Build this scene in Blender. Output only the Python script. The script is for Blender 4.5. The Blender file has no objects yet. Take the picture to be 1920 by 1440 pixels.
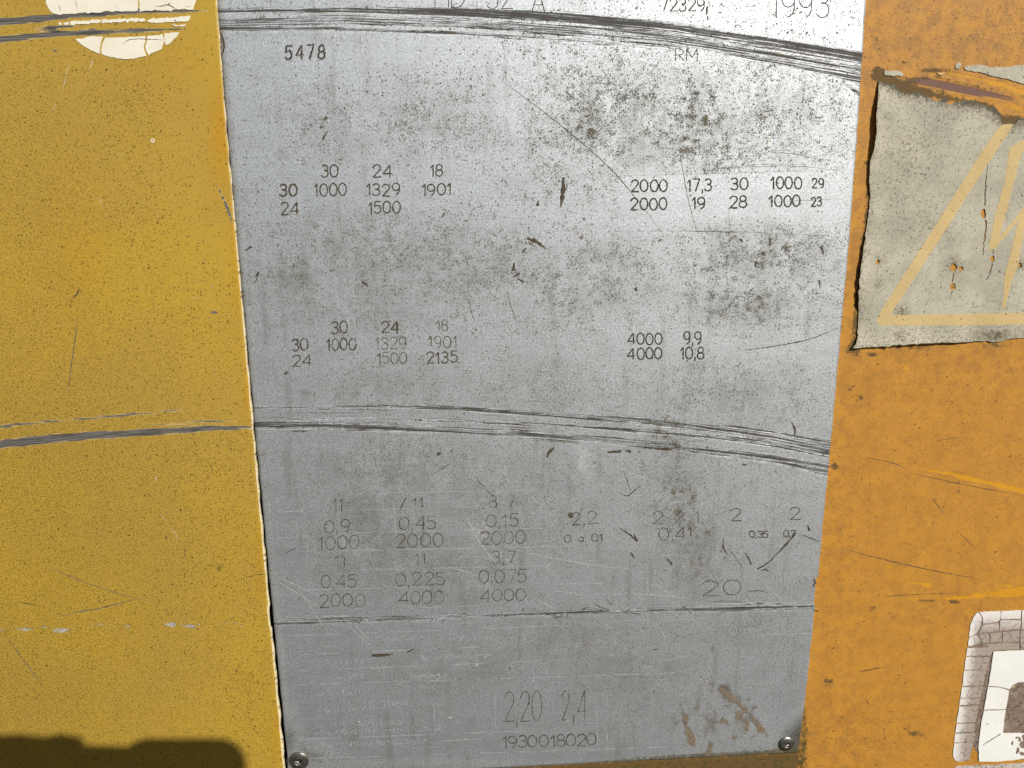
import bpy, math, random
import numpy as np
from mathutils import Vector, Matrix
from mathutils.geometry import delaunay_2d_cdt

random.seed(7)
rng = np.random.default_rng(11)
scn = bpy.context.scene
COL = scn.collection

# ------------------------------------------------------------------ camera
# The machine's front is the XZ plane facing -Y; d = height in mm above the orange sheet.
F = 1443.0                                              # focal length in photograph pixels
down_c = Vector((62 / F, -6201 / F, -1)).normalized()   # world -Z seen from the camera
right_c = Vector((38000 / F, 560 / F, -1)).normalized()
zc = -down_c
xc = (right_c - zc * right_c.dot(zc)).normalized()
yc = zc.cross(xc)
R = Matrix((xc, yc, zc))                                # camera -> world
FWD = R @ Vector((0, 0, -1)); RIGHT = R @ Vector((1, 0, 0)); UP = R @ Vector((0, 1, 0))
CAM = -FWD * 0.40
cam_d = bpy.data.cameras.new('camera'); cam = bpy.data.objects.new('camera', cam_d); COL.objects.link(cam)
cam.matrix_world = Matrix.Translation(CAM) @ R.to_4x4()
cam_d.sensor_fit = 'HORIZONTAL'; cam_d.sensor_width = 36; cam_d.lens = F / 1920 * 36
cam_d.clip_start = 0.001; cam_d.clip_end = 500
scn.camera = cam

# ------------------------------------------------------------------ sky, sun, exposure
SUN = (RIGHT * ((960 - 70) / F) + UP * ((1432 - 720) / F) - FWD).normalized()   # towards the sun
sun_el = math.asin(SUN.z)
w = bpy.data.worlds.new('World'); scn.world = w; w.use_nodes = True
nt = w.node_tree
sky = nt.nodes.new('ShaderNodeTexSky'); sky.sky_type = 'NISHITA'; sky.sun_disc = False
sky.sun_elevation = sun_el; sky.sun_rotation = math.atan2(SUN.x, SUN.y)
bg = nt.nodes['Background']; bg.inputs['Strength'].default_value = 0.05
nt.links.new(sky.outputs[0], bg.inputs['Color'])
sl = bpy.data.lights.new('sun', 'SUN'); sl.energy = 5.0; sl.angle = math.radians(0.53); sl.color = (1, .955, .87)
so = bpy.data.objects.new('sun', sl); COL.objects.link(so)
so.rotation_euler = SUN.to_track_quat('Z', 'Y').to_euler()
so.location = (1, -2, 2)
scn.view_settings.view_transform = 'Standard'; scn.view_settings.look = 'None'
scn.view_settings.exposure = -0.22; scn.view_settings.gamma = 1

# ------------------------------------------------------------------ helpers
Rn = np.array(R); Cn = np.array(CAM)
def P(px, py, d=0.0):
    """photograph pixel(s) -> points on the plane d mm above the orange sheet"""
    px = np.asarray(px, float); py = np.asarray(py, float); d = np.asarray(d, float)
    v = np.stack([(px - 960) / F, -(py - 720) / F, -np.ones_like(px)], -1) @ Rn.T
    t = (-d * .001 - Cn[1]) / v[..., 1]
    return Cn + v * t[..., None]
def srgb(r, g, b):
    f = lambda c: (c / 255 / 12.92) if c <= 10 else ((c / 255 + .055) / 1.055) ** 2.4
    return (f(r), f(g), f(b), 1)
def interp(pts):
    a = np.array(pts, float)
    return lambda y: np.interp(y, a[:, 0], a[:, 1])
def thing(name, label, cat, loc=(0, 0, 0), group=None):
    o = bpy.data.objects.new(name, None); COL.objects.link(o); o.location = loc
    o.empty_display_size = .02; o['label'] = label; o['category'] = cat
    if group: o['group'] = group
    return o
def obj(name, verts, faces, mats, parent=None, fmat=None, smooth=False, attrs=None):
    me = bpy.data.meshes.new(name)
    V = np.asarray(verts, float)
    off = np.array(parent.location) if parent else np.zeros(3)
    me.from_pydata((V - 0).tolist() if not isinstance(faces, np.ndarray) else [], [], [] if isinstance(faces, np.ndarray) else faces)
    if isinstance(faces, np.ndarray):
        me.vertices.add(len(V)); me.vertices.foreach_set('co', V.ravel())
        n, k = faces.shape
        me.loops.add(n * k); me.loops.foreach_set('vertex_index', faces.ravel().astype(np.int32))
        me.polygons.add(n); me.polygons.foreach_set('loop_start', np.arange(0, n * k, k, dtype=np.int32))
        me.update(calc_edges=True)
    for m in (mats if isinstance(mats, (list, tuple)) else [mats]): me.materials.append(m)
    if fmat is not None: me.polygons.foreach_set('material_index', np.asarray(fmat, np.int32))
    if attrs:
        for k, a in attrs.items():
            at = me.attributes.new(k, 'FLOAT_COLOR', 'POINT')
            full = np.ones((len(V), 4), np.float32); full[:len(a), :a.shape[1]] = a
            if len(a) < len(V): full[len(a):, :3] = 0
            at.data.foreach_set('color', full.ravel())
    if smooth: me.polygons.foreach_set('use_smooth', np.ones(len(me.polygons), bool))
    me.validate(); me.update()
    o = bpy.data.objects.new(name, me); COL.objects.link(o)
    if parent:
        o.parent = parent
        pm = parent
        acc = Vector((0, 0, 0))
        while pm: acc += pm.location; pm = pm.parent
        me.transform(Matrix.Translation(-acc))
    return o

# ---- node mini-language ---------------------------------------------------
class T:
    def __init__(s, nt, so): s.nt, s.so = nt, so
    def m(s, op, *o, clamp=False):
        n = s.nt.nodes.new('ShaderNodeMath'); n.operation = op; n.use_clamp = clamp
        for i, v in enumerate((s,) + o):
            if isinstance(v, T): s.nt.links.new(v.so, n.inputs[i])
            else: n.inputs[i].default_value = v
        return T(s.nt, n.outputs[0])
    def __add__(s, o): return s.m('ADD', o)
    __radd__ = __add__
    def __sub__(s, o): return s.m('SUBTRACT', o)
    def __rsub__(s, o): return (s * -1) + o
    def __mul__(s, o): return s.m('MULTIPLY', o)
    __rmul__ = __mul__
    def __truediv__(s, o): return s.m('DIVIDE', o)
    def max(s, o): return s.m('MAXIMUM', o)
    def min(s, o): return s.m('MINIMUM', o)
    def pow(s, o): return s.m('POWER', o)
    def abs(s): return s.m('ABSOLUTE')
    def clamp(s): return s.m('ADD', 0.0, clamp=True)
    def inv(s): return 1.0 - s
    def lt(s, o): return s.m('LESS_THAN', o)
    def ss(s, a, b):
        n = s.nt.nodes.new('ShaderNodeMapRange'); n.interpolation_type = 'SMOOTHSTEP'
        s.nt.links.new(s.so, n.inputs['Value'])
        for nm, v in (('From Min', a), ('From Max', b)):
            if isinstance(v, T): s.nt.links.new(v.so, n.inputs[nm])
            else: n.inputs[nm].default_value = v
        return T(s.nt, n.outputs[0])
class Mat:
    def __init__(s, name):
        s.mat = bpy.data.materials.new(name); s.mat.use_nodes = True
        s.nt = s.mat.node_tree; s.b = s.nt.nodes['Principled BSDF']
        tc = s.nt.nodes.new('ShaderNodeNewGeometry')
        sp = s.nt.nodes.new('ShaderNodeSeparateXYZ'); s.nt.links.new(tc.outputs['Position'], sp.inputs[0])
        s.X = T(s.nt, sp.outputs[0]) * 1000.0; s.Y = T(s.nt, sp.outputs[1]) * 1000.0; s.Z = T(s.nt, sp.outputs[2]) * 1000.0
    def vec(s, x, y, z=0.0):
        n = s.nt.nodes.new('ShaderNodeCombineXYZ')
        for i, v in enumerate((x, y, z)):
            if isinstance(v, T): s.nt.links.new(v.so, n.inputs[i])
            else: n.inputs[i].default_value = v
        return T(s.nt, n.outputs[0])
    def noise(s, sx, sz=None, det=3, rough=.55, off=0.0, x=None, z=None, dist=0.0):
        sz = sx if sz is None else sz
        v = s.vec((x or s.X) * sx + off, (z or s.Z) * sz + off * 1.7, 0.0)
        n = s.nt.nodes.new('ShaderNodeTexNoise'); n.noise_dimensions = '2D'
        n.inputs['Scale'].default_value = 1; n.inputs['Detail'].default_value = det
        n.inputs['Roughness'].default_value = rough; n.inputs['Distortion'].default_value = dist
        s.nt.links.new(v.so, n.inputs['Vector'])
        return T(s.nt, n.outputs[0])
    def spk(s, sc, dens, r0, r1, off=0.0, ax=1.0, jit=.5):
        """specks: sc cells per mm, kept with probability dens, radius r0..r1 of a cell"""
        jx = (s.noise(sc * 1.7, off=off + 31, det=2) - .5) * (jit / sc); jz = (s.noise(sc * 1.7, off=off + 77, det=2) - .5) * (jit / sc)
        v = s.vec((s.X + jx) * (sc * ax) + off, (s.Z + jz) * sc + off, 0.0)
        n = s.nt.nodes.new('ShaderNodeTexVoronoi'); n.voronoi_dimensions = '2D'; n.inputs['Scale'].default_value = 1
        s.nt.links.new(v.so, n.inputs['Vector'])
        sp = s.nt.nodes.new('ShaderNodeSeparateColor'); s.nt.links.new(n.outputs['Color'], sp.inputs[0])
        c1, c2 = T(s.nt, sp.outputs[0]), T(s.nt, sp.outputs[1])
        keep = c1.lt(dens); rad = c2 * c2 * (r1 - r0) + r0
        return (1.0 - T(s.nt, n.outputs['Distance']).ss(rad * .55, rad)) * keep
    def attr(s, name):
        n = s.nt.nodes.new('ShaderNodeAttribute'); n.attribute_name = name
        sp = s.nt.nodes.new('ShaderNodeSeparateColor'); s.nt.links.new(n.outputs['Color'], sp.inputs[0])
        return [T(s.nt, o) for o in sp.outputs]
    def mix(s, f, a, b):
        n = s.nt.nodes.new('ShaderNodeMix'); n.data_type = 'RGBA'
        for i, v in ((0, f), (6, a), (7, b)):
            if isinstance(v, T): s.nt.links.new(v.so, n.inputs[i])
            else: n.inputs[i].default_value = v
        return T(s.nt, n.outputs[2])
    def set(s, **kw):
        for k, v in kw.items():
            i = s.b.inputs[k.replace('_', ' ')]
            if isinstance(v, T): s.nt.links.new(v.so, i)
            else: i.default_value = v
    def bump(s, h, dist):
        n = s.nt.nodes.new('ShaderNodeBump'); n.inputs['Distance'].default_value = dist * .001; n.inputs['Strength'].default_value = 1
        s.nt.links.new(h.so, n.inputs['Height']); s.nt.links.new(n.outputs[0], s.b.inputs['Normal'])

# ---- mask painting: low-resolution wear maps (dirt, gouges, rust) per vertex -----
def blob(PX, PY, L):
    m = np.zeros_like(PX)
    for x, y, rx, ry, a in L:
        m = np.maximum(m, a * np.exp(-(((PX - x) / rx) ** 2 + ((PY - y) / ry) ** 2)))
    return m
def stroke(PX, PY, pts, wid, amp=1.0, soft=1.0):
    """pts (x,y); wid list of half widths along; returns 0..amp"""
    pts = np.array(pts, float); wid = np.broadcast_to(np.array(wid, float), (len(pts),))
    am = np.broadcast_to(np.array(amp, float), (len(pts),))
    m = np.zeros_like(PX)
    lo = pts.min(0) - wid.max() - 12; hi = pts.max(0) + wid.max() + 12
    sel = (PX > lo[0]) & (PX < hi[0]) & (PY > lo[1]) & (PY < hi[1])
    x, y = PX[sel], PY[sel]; r = np.zeros_like(x)
    for i in range(len(pts) - 1):
        a, b = pts[i], pts[i + 1]; ab = b - a
        t = np.clip(((x - a[0]) * ab[0] + (y - a[1]) * ab[1]) / (ab @ ab), 0, 1)
        dd = np.hypot(x - a[0] - t * ab[0], y - a[1] - t * ab[1])
        w_ = wid[i] + (wid[i + 1] - wid[i]) * t; aa = am[i] + (am[i + 1] - am[i]) * t
        r = np.maximum(r, aa * np.clip((w_ + soft - dd) / (2 * soft), 0, 1))
    m[sel] = r
    return m
def edge_fade(v, a, b): return np.clip((v - a) / (b - a), 0, 1)

def grid(PX, PY, D):
    """front sheet from (rows, cols) pixel grids"""
    h, w_ = PX.shape
    V = P(PX.ravel(), PY.ravel(), np.broadcast_to(D, PX.shape).ravel())
    i = np.arange(h * w_).reshape(h, w_)
    # rows run downwards in the picture, columns to the right: wind so normals face -Y
    Fq = np.stack([i[:-1, :-1], i[1:, :-1], i[1:, 1:], i[:-1, 1:]], -1).reshape(-1, 4)
    rim = np.concatenate([i[0, :], i[1:, -1], i[-1, -2::-1], i[-2:0:-1, 0]])
    return V, Fq, rim
def solid(name, PX, PY, D, back, mats, parent=None, attrs=None, rimmat=0, bevel=0.0):
    V, Fq, rim = grid(PX, PY, D)
    n0 = len(V); n = len(rim)
    b = V[rim].copy(); b[:, 1] = -back * .001
    V2 = np.concatenate([V, b]); j = np.arange(n); k = (j + 1) % n
    side = np.stack([rim[j], rim[k], n0 + k, n0 + j], -1)
    FF = np.concatenate([Fq, side])
    fm = np.zeros(len(FF), int); fm[len(Fq):] = rimmat
    if attrs: attrs = {kk: np.concatenate([a, a[rim]]) for kk, a in attrs.items()}
    return obj(name, V2, FF, mats, parent, fmat=fm, attrs=attrs)

# ================================================================== MATERIALS
M = {}
# ---- brushed aluminium data plate
m = Mat('worn_aluminium'); A = m.attr('wear'); B = m.attr('stain'); C = m.attr('flow')
dens, gou, moss = A[0], A[1], A[2]
rust, pale, tint = B[0], B[1], B[2]
s_ = (C[0] - .5) * 800.0                                # straightened height, mm
grain = m.noise(.9, det=4, rough=.7); cloud = m.noise(.02, det=3, off=5)
lines = m.noise(.012, 2.2, det=3, rough=.7, off=9)
micro = m.noise(2.2, det=2, rough=.6, off=40)
d2 = (dens * (cloud * 1.3 + .35)).clamp()
d2 = d2 * (.40 + m.noise(.07, det=4, rough=.7, off=91).ss(.36, .66) * 1.15) * (.30 + m.noise(.24, det=3, rough=.7, off=97).ss(.40, .62) * 1.4)
sp = m.spk(1.0, d2 * .85, .20, .52).max(m.spk(.55, d2 * .36, .14, .38, off=13.0)).max(m.spk(1.6, d2 * .95, .24, .55, off=29.0) * .8)
mo = (m.noise(.30, det=5, rough=.7, off=3) * .45 + m.noise(.85, det=4, rough=.75, off=63) * .55).ss(.83 - moss * .46, .865 - moss * .44)
mo2 = m.noise(1.25, det=4, rough=.7, off=60).ss(.80 - moss * .36 - d2 * .16, .86 - moss * .32 - d2 * .14)
st1 = m.noise(.011, 1.7, det=4, rough=.72, off=2, z=s_, x=m.X)
st2 = m.noise(.03, 3.4, det=3, rough=.7, off=8, z=s_, x=m.X)
brk = m.noise(.06, .25, det=4, rough=.7, off=80)
gm = (st1 * .72 + st2 * .22 + brk * .16).ss(.86 - gou * .50, .89 - gou * .49)
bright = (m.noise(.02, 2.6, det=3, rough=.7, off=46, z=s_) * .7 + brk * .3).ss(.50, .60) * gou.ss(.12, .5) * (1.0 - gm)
ru = (m.noise(.2, det=6, rough=.7, off=21)).ss(1.10 - rust * .90, 1.13 - rust * .88)
base = m.mix((grain * .6 + m.noise(1.7, det=3, rough=.7, off=71) * .4).ss(.36, .64), (.52, .56, .61, 1), (.80, .84, .885, 1))
base = m.mix(m.noise(.045, .09, det=5, rough=.65, off=75).ss(.40, .70) * .35, base, (.48, .50, .53, 1))
base = m.mix(lines.ss(.35, .75) * .35, base, (.56, .575, .59, 1))
base = m.mix(micro.ss(.54, .72) * .6, base, (.34, .335, .325, 1))
tn = (tint * (grain * .9 + .65)).clamp()
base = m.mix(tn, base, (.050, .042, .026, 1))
pl = (m.noise(.3, det=6, rough=.75, off=95) * .7 + grain * .3).ss(.80 - pale * .5, .90 - pale * .42)
base = m.mix(pl * .8, base, (.96, .95, .92, 1))
base = m.mix(bright * .9 * (m.X.ss(40.0, 170.0) * .85 + .15), base, (.97, .96, .93, 1))  # scraped metal, with the sun's glint painted in more strongly to the right
film_ = ((dens - .22) * 1.1).clamp() * m.noise(.09, .05, det=5, rough=.65, off=27).ss(.30, .66)
base = m.mix(film_ * .78, base, (.30, .31, .30, 1))
drip = m.noise(.16, .012, det=4, rough=.65, off=87).ss(.52, .72) * m.noise(.02, det=2, off=88).ss(.4, .65)
base = m.mix(drip * .30, base, (.26, .25, .21, 1))
dirtc = m.mix(m.noise(.11, det=2, off=17), (.048, .038, .022, 1), (.125, .10, .042, 1))
smud = (m.noise(.22, det=7, rough=.8, off=33).ss(.42, .68) * dens * .28)
base = m.mix(smud, base, (.13, .12, .08, 1))
base = m.mix(mo * .85, base, (.060, .052, .022, 1))
base = m.mix(sp.max(mo2) * .9, base, dirtc)
gcol = m.mix(st2.ss(.40, .68), (.018, .013, .010, 1), m.mix(m.noise(.02, 1.1, det=3, off=36, z=s_).ss(.4, .7), (.085, .066, .042, 1), (.15, .14, .14, 1)))
gcol = m.mix(moss.ss(.15, .5) * .7, gcol, (.07, .06, .02, 1))
base = m.mix(gm * .93, base, gcol)
rc = m.mix(m.noise(.5, det=5, rough=.7, off=51), (.075, .052, .033, 1), (.315, .25, .185, 1))
rsoft = (m.noise(.10, .07, det=5, rough=.7, off=22)).ss(.72 - rust * .55, 1.0 - rust * .5)
base = m.mix(rsoft * .75, base, (.20, .16, .105, 1))
base = m.mix(ru, base, rc)
nonmet = sp.max(mo2).max(mo).max(ru).max(gm * .55).max(tn * .9).max(smud)
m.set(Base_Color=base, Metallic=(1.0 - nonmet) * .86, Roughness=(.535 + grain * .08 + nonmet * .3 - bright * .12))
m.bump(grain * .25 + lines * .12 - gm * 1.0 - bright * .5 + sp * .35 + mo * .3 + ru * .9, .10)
M['alu'] = m.mat

# ---- yellow door paint
m = Mat('faded_yellow_paint'); A = m.attr('wear'); B = m.attr('stain'); C = m.attr('flow')
dens, gou, clean = A[0], A[1], A[2]; chip, grime, big = B[0], B[1], B[2]
s_ = (C[0] - .5) * 800.0
fade = m.noise(.012, det=4, off=4); mott = m.noise(.25, det=5, rough=.65, off=12)
fine = m.noise(1.3, det=3, rough=.75, off=7)
base = m.mix(fade.ss(.3, .7), (.455, .298, .052, 1), (.515, .336, .041, 1))
base = m.mix(mott.ss(.35, .7) * .35, base, (.47, .285, .055, 1))
base = m.mix(clean * .85, base, (.54, .265, .006, 1))
sp = m.spk(1.15, dens * .8, .18, .44).max(m.spk(1.8, dens * .9, .2, .5, off=19.0) * .8)
spb = m.spk(.45, big * .7, .08, .26, off=41.0).max(m.spk(.8, big * .7, .12, .36, off=47.0))
hair = fine.ss(.66 - dens * .13, .76 - dens * .12) * dens.ss(.05, .5)
base = m.mix(hair * .65, base, (.19, .115, .014, 1))
base = m.mix(sp * .85, base, (.12, .075, .010, 1))
base = m.mix(spb * .85, base, (.075, .048, .010, 1))
gr = m.noise(.55, det=5, rough=.75, off=23).ss(.86 - grime * .6, .96 - grime * .55)
base = m.mix(gr * .75, base, (.10, .07, .015, 1))
st1 = m.noise(.013, 1.6, det=4, rough=.7, off=2, z=s_); st2 = m.noise(.05, 3.2, det=3, rough=.7, off=8, z=s_)
brk = m.noise(.12, .5, det=4, rough=.7, off=80)
gq = st1 * .55 + st2 * .25 + brk * .28
gm = gq.ss(.97 - gou * .66, 1.0 - gou * .66)
rimm = gq.ss(.90 - gou * .66, .93 - gou * .66) * (1.0 - gm) * gou.ss(.12, .3)
cm = (m.noise(.35, .9, det=5, rough=.75, off=90)).ss(.90 - chip * .58, .93 - chip * .58)
base = m.mix(rimm * .8, base, (.62, .50, .25, 1))
gcol = m.mix(st2.ss(.36, .64), (.045, .042, .036, 1), (.20, .19, .175, 1))
base = m.mix(gm, base, gcol)
ccol = m.mix(fine.ss(.35, .65), (.16, .16, .16, 1), (.66, .64, .58, 1))
base = m.mix(cm, base, ccol)
m.set(Base_Color=base, Roughness=(.44 + mott * .12 + gm * .15 + sp * .2), Specular_IOR_Level=.35)
m.bump(mott * .25 + fine * .12 - gm * 1.0 - cm * .7 + rimm * .4 + sp * .15, .09)
M['yellow'] = m.mat

m = Mat('worn_sunlit_edge'); n_ = m.noise(.5, det=4, off=3); m2 = m.spk(.35, .5, .15, .4, off=5.0)  # worn cream edge; its pale colour also paints in the sunlit rim
m.set(Base_Color=m.mix(m2 * .8, m.mix(n_.ss(.45, .75), (.74, .66, .46, 1), (.58, .41, .13, 1)), (.2, .15, .06, 1)), Roughness=.5)
M['edge'] = m.mat

# ---- orange sheet paint
m = Mat('weathered_orange_paint'); A = m.attr('wear'); B = m.attr('stain'); C = m.attr('flow')
dens, fresh, grime = A[0], A[1], A[2]; purple, dull, moss = B[0], B[1], B[2]
s_ = (C[0] - .5) * 800.0
mott = m.noise(.06, det=6, rough=.65, off=14); fine = m.noise(.9, det=4, rough=.7, off=6)
base = m.mix(mott.ss(.3, .7), (.51, .238, .038, 1), (.575, .272, .038, 1))
base = m.mix((m.noise(.14, det=6, rough=.7, off=55).ss(.40, .64)) * dull * .7, base, (.345, .165, .042, 1))
base = m.mix(fine.ss(.55, .8) * .3, base, (.46, .21, .045, 1))
sp = m.spk(.95, dens * .42, .10, .34).max(m.spk(.42, dens * .20, .06, .26, off=19.0, jit=1.2)).max(m.spk(1.7, dens * .4, .15, .45, off=69.0) * .7)
sm = (m.noise(.16, det=7, rough=.75, off=37) * .6 + m.noise(.9, det=4, rough=.8, off=57) * .4).ss(.64 - dens * .10, .78 - dens * .14)
base = m.mix(sm * .7, base, (.14, .085, .03, 1))
base = m.mix(sp * .85, base, (.09, .055, .018, 1))
fr = (m.noise(.09, .8, det=5, rough=.7, off=2, z=s_) * .75 + m.noise(.6, det=3, off=71) * .25).ss(.86 - fresh * .62, .90 - fresh * .62)
base = m.mix(fr * .85, base, (.68, .315, .014, 1))
pu = (m.noise(.03, 1.5, det=4, rough=.7, off=61, z=s_)).ss(.85 - purple * .6, .95 - purple * .6)
base = m.mix(pu, base, m.mix(fine, (.13, .06, .045, 1), (.22, .11, .08, 1)))
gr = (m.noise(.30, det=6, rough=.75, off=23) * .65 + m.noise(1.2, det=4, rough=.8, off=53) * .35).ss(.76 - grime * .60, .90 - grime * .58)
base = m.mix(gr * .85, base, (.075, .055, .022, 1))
mo = m.noise(.3, det=7, rough=.78, off=29).ss(.84 - moss * .6, 1.04 - moss * .6)
base = m.mix(mo * .9, base, (.055, .058, .012, 1))
m.set(Base_Color=base, Roughness=(.48 + mott * .14 + gr * .2), Specular_IOR_Level=.35)
m.bump(mott * .6 + fine * .15 - fr * .35 + sp * .25 - pu * .5 + gr * .3 + mo * .6, .12)
M['orange'] = m.mat

# ---- weathered cream vinyl of the warning sticker
def vinyl(name, c1, c2, dirt, dk, sc=1.0):
    m = Mat(name)
    a = m.noise(.05, det=5, off=8); f1 = m.noise(.85 * sc, det=5, rough=.8, off=3, dist=1.2); f2 = m.noise(.30, det=5, rough=.7, off=44)
    patch = m.noise(.035, det=3, off=66)
    base = m.mix(a.ss(.3, .7), c1, c2)
    wr = m.attr('wear')[0]
    hair = f1.ss(.645 - dirt * .06 - patch * .06 - wr * .25, .74 - dirt * .04 - patch * .06 - wr * .2)
    base = m.mix(hair * (.4 + .4 * dirt), base, dk)
    gq = (m.noise(.4, det=6, rough=.8, off=83) * .7 + f1 * .3).ss(.86 - wr * .6, .97 - wr * .56)
    base = m.mix(gq * .85, base, (.07, .06, .035, 1))
    base = m.mix(f2.ss(.60, .80) * dirt * .55, base, dk)
    base = m.mix(m.spk(.55, .10 * dirt, .08, .3, off=6.0) * .85, base, (.05, .04, .025, 1))
    m.set(Base_Color=base, Roughness=.6, Specular_IOR_Level=.3)
    m.bump(f1 * .3 + a * .5, .10)
    return m.mat
M['vinyl'] = vinyl('weathered_cream_vinyl', (.42, .40, .315, 1), (.54, .515, .41, 1), 1.25, (.15, .12, .07, 1))
M['print'] = vinyl('faded_orange_print', (.59, .435, .20, 1), (.65, .485, .235, 1), .9, (.30, .19, .08, 1))
M['white'] = vinyl('aged_white_vinyl', (.82, .765, .62, 1), (.87, .83, .72, 1), .15, (.35, .29, .18, 1))
M['letterwhite'] = vinyl('clean_white_vinyl', (.84, .83, .80, 1), (.88, .87, .84, 1), .05, (.35, .3, .22, 1))
# cracked outline of the letter decal: paler at its outer rim
m = Mat('cracked_grey_vinyl'); A = m.attr('wear')
f1 = m.noise(.6, det=5, rough=.75, off=5); f2 = m.noise(.22, det=4, off=15)
cr = m.nt.nodes.new('ShaderNodeTexVoronoi'); cr.feature = 'DISTANCE_TO_EDGE'; cr.voronoi_dimensions = '2D'; cr.inputs['Scale'].default_value = 1
jx = (f1 - .5) * 2.2
m.nt.links.new(m.vec((m.X + jx) * .26, (m.Z + jx) * .26).so, cr.inputs['Vector'])
ck = (1.0 - T(m.nt, cr.outputs['Distance']).ss(.015, .05)) * (A[0].ss(.1, .55)) * f2.ss(.35, .6)
base = m.mix((A[0] + (f1 - .5) * .5).clamp(), (.80, .77, .74, 1), (.40, .335, .29, 1))
base = m.mix(f1.ss(.55, .75) * .4 * A[0].ss(0., .6), base, (.28, .22, .17, 1))
base = m.mix(ck * .8, base, (.10, .065, .045, 1))
base = m.mix(m.spk(.6, A[1] * .5, .1, .4, off=3.0) * .9, base, (.05, .04, .03, 1))
m.set(Base_Color=base, Roughness=.6, Specular_IOR_Level=.3); m.bump(f1 * .4 - ck, .12)
M['cracked'] = m.mat
m = Mat('brown_decal_adhesive'); f1 = m.noise(.35, det=6, rough=.75, off=5); f2 = m.noise(.12, det=4, off=2)
base = m.mix(f1.ss(.3, .7), (.14, .090, .062, 1), (.29, .215, .165, 1)); base = m.mix(f2.ss(.5, .7) * .6, base, (.36, .31, .27, 1))
base = m.mix(m.spk(.5, .3, .1, .4, off=8.0) * .9, base, (.03, .02, .015, 1))
m.set(Base_Color=base, Roughness=.75); m.bump(f1, .2); M['adhesive'] = m.mat

def plain(name, c, c2, sc, rough, met=0.0, b=.03):
    m = Mat(name); n = m.noise(sc, det=4, rough=.65, off=3)
    m.set(Base_Color=m.mix(n.ss(.3, .7), c, c2), Roughness=rough, Metallic=met); m.bump(n, b); return m.mat
M['ink'] = plain('dark_engraving_fill', (.016, .010, .006, 1), (.05, .033, .018, 1), .8, .7)
M['ink2'] = plain('brown_engraving_fill', (.036, .026, .013, 1), (.095, .072, .038, 1), .7, .7)
M['ink3'] = plain('faded_engraving_fill', (.055, .046, .026, 1), (.125, .108, .07, 1), .8, .6, .2)
M['lip'] = plain('raised_metal_lip', (.70, .70, .69, 1), (.82, .82, .80, 1), .8, .42, .85)
M['ghost'] = plain('worn_pale_print', (.52, .545, .57, 1), (.36, .375, .39, 1), .9, .60, .35)
M['pits'] = plain('dark_gouge', (.035, .027, .018, 1), (.12, .095, .06, 1), .5, .7, .1)
M['greyscr'] = plain('grey_scratch', (.10, .09, .075, 1), (.24, .22, .19, 1), .5, .6, .3)
M['brightscr'] = plain('bright_scratch', (.66, .67, .67, 1), (.46, .47, .47, 1), .5, .5, .45)
M['creamscr'] = plain('cream_scratch', (.62, .50, .26, 1), (.5, .46, .36, 1), .4, .5)
M['dark'] = plain('dark_void_paint', (.012, .010, .009, 1), (.03, .022, .018, 1), .05, .8)
M['rivet'] = plain('dull_rivet_metal', (.34, .325, .30, 1), (.20, .185, .15, 1), .35, .36, .85, .12)
M['mandrel'] = plain('bright_mandrel_steel', (.72, .70, .66, 1), (.5, .48, .44, 1), .4, .28, .9, .05)
M['hole'] = plain('near_black_fill', (.012, .01, .008, 1), (.03, .025, .02, 1), .5, .8)  # near-black, for the rivet hole and the ring around it
M['phone'] = plain('black_added_case', (.012, .012, .013, 1), (.02, .02, .022, 1), .3, .55)
M['glass'] = plain('phone_glass', (.01, .01, .012, 1), (.012, .012, .014, 1), .3, .08)

# ================================================================== LARGE SHEETS
PLATE_D = 1.2; DOOR_D = 2.4
plL = interp([(-400, 372), (0, 407.2), (240, 426.4), (480, 448.2), (960, 493.2), (1440, 540.5), (1600, 557)])
plR = interp([(-400, 1650), (0, 1623), (240, 1608), (480, 1590), (960, 1545.5), (1200, 1522), (1440, 1498), (1600, 1482)])
dorR = interp([(-500, 361), (0, 404.8), (240, 423.6), (480, 444.4), (960, 486.2), (1440, 530.6), (1900, 574)])

# band centre lines, used to straighten the streak noise (pixel y at given x)
bandY = [interp([(0, 58), (410, 38), (640, 34), (870, 42), (1100, 58), (1250, 72), (1450, 102), (1612, 130), (2400, 300)]),
         interp([(0, 825), (475, 785), (700, 785), (860, 792), (1050, 805), (1280, 825), (1450, 848), (1555, 868), (2400, 1010)]),
         interp([(0, 1178), (510, 1166), (860, 1158), (1060, 1150), (1280, 1143), (1525, 1138), (2400, 1090)])]
def flow(PX, PY, d):
    b = [f(PX) for f in bandY]; tgt = [58., 785., 1150.]
    y = np.where(PY < b[0], PY - b[0] + tgt[0],
        np.where(PY < b[1], tgt[0] + (PY - b[0]) / (b[1] - b[0]) * (tgt[1] - tgt[0]),
        np.where(PY < b[2], tgt[1] + (PY - b[1]) / (b[2] - b[1]) * (tgt[2] - tgt[1]), PY - b[2] + tgt[2])))
    z = (720 - y) / 3.6
    a = np.zeros((PX.size, 3), np.float32); a[:, 0] = (z / 800 + .5).ravel(); return a
def pack(*c): return np.stack([np.clip(x, 0, 1).ravel() for x in c], -1).astype(np.float32)

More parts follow.
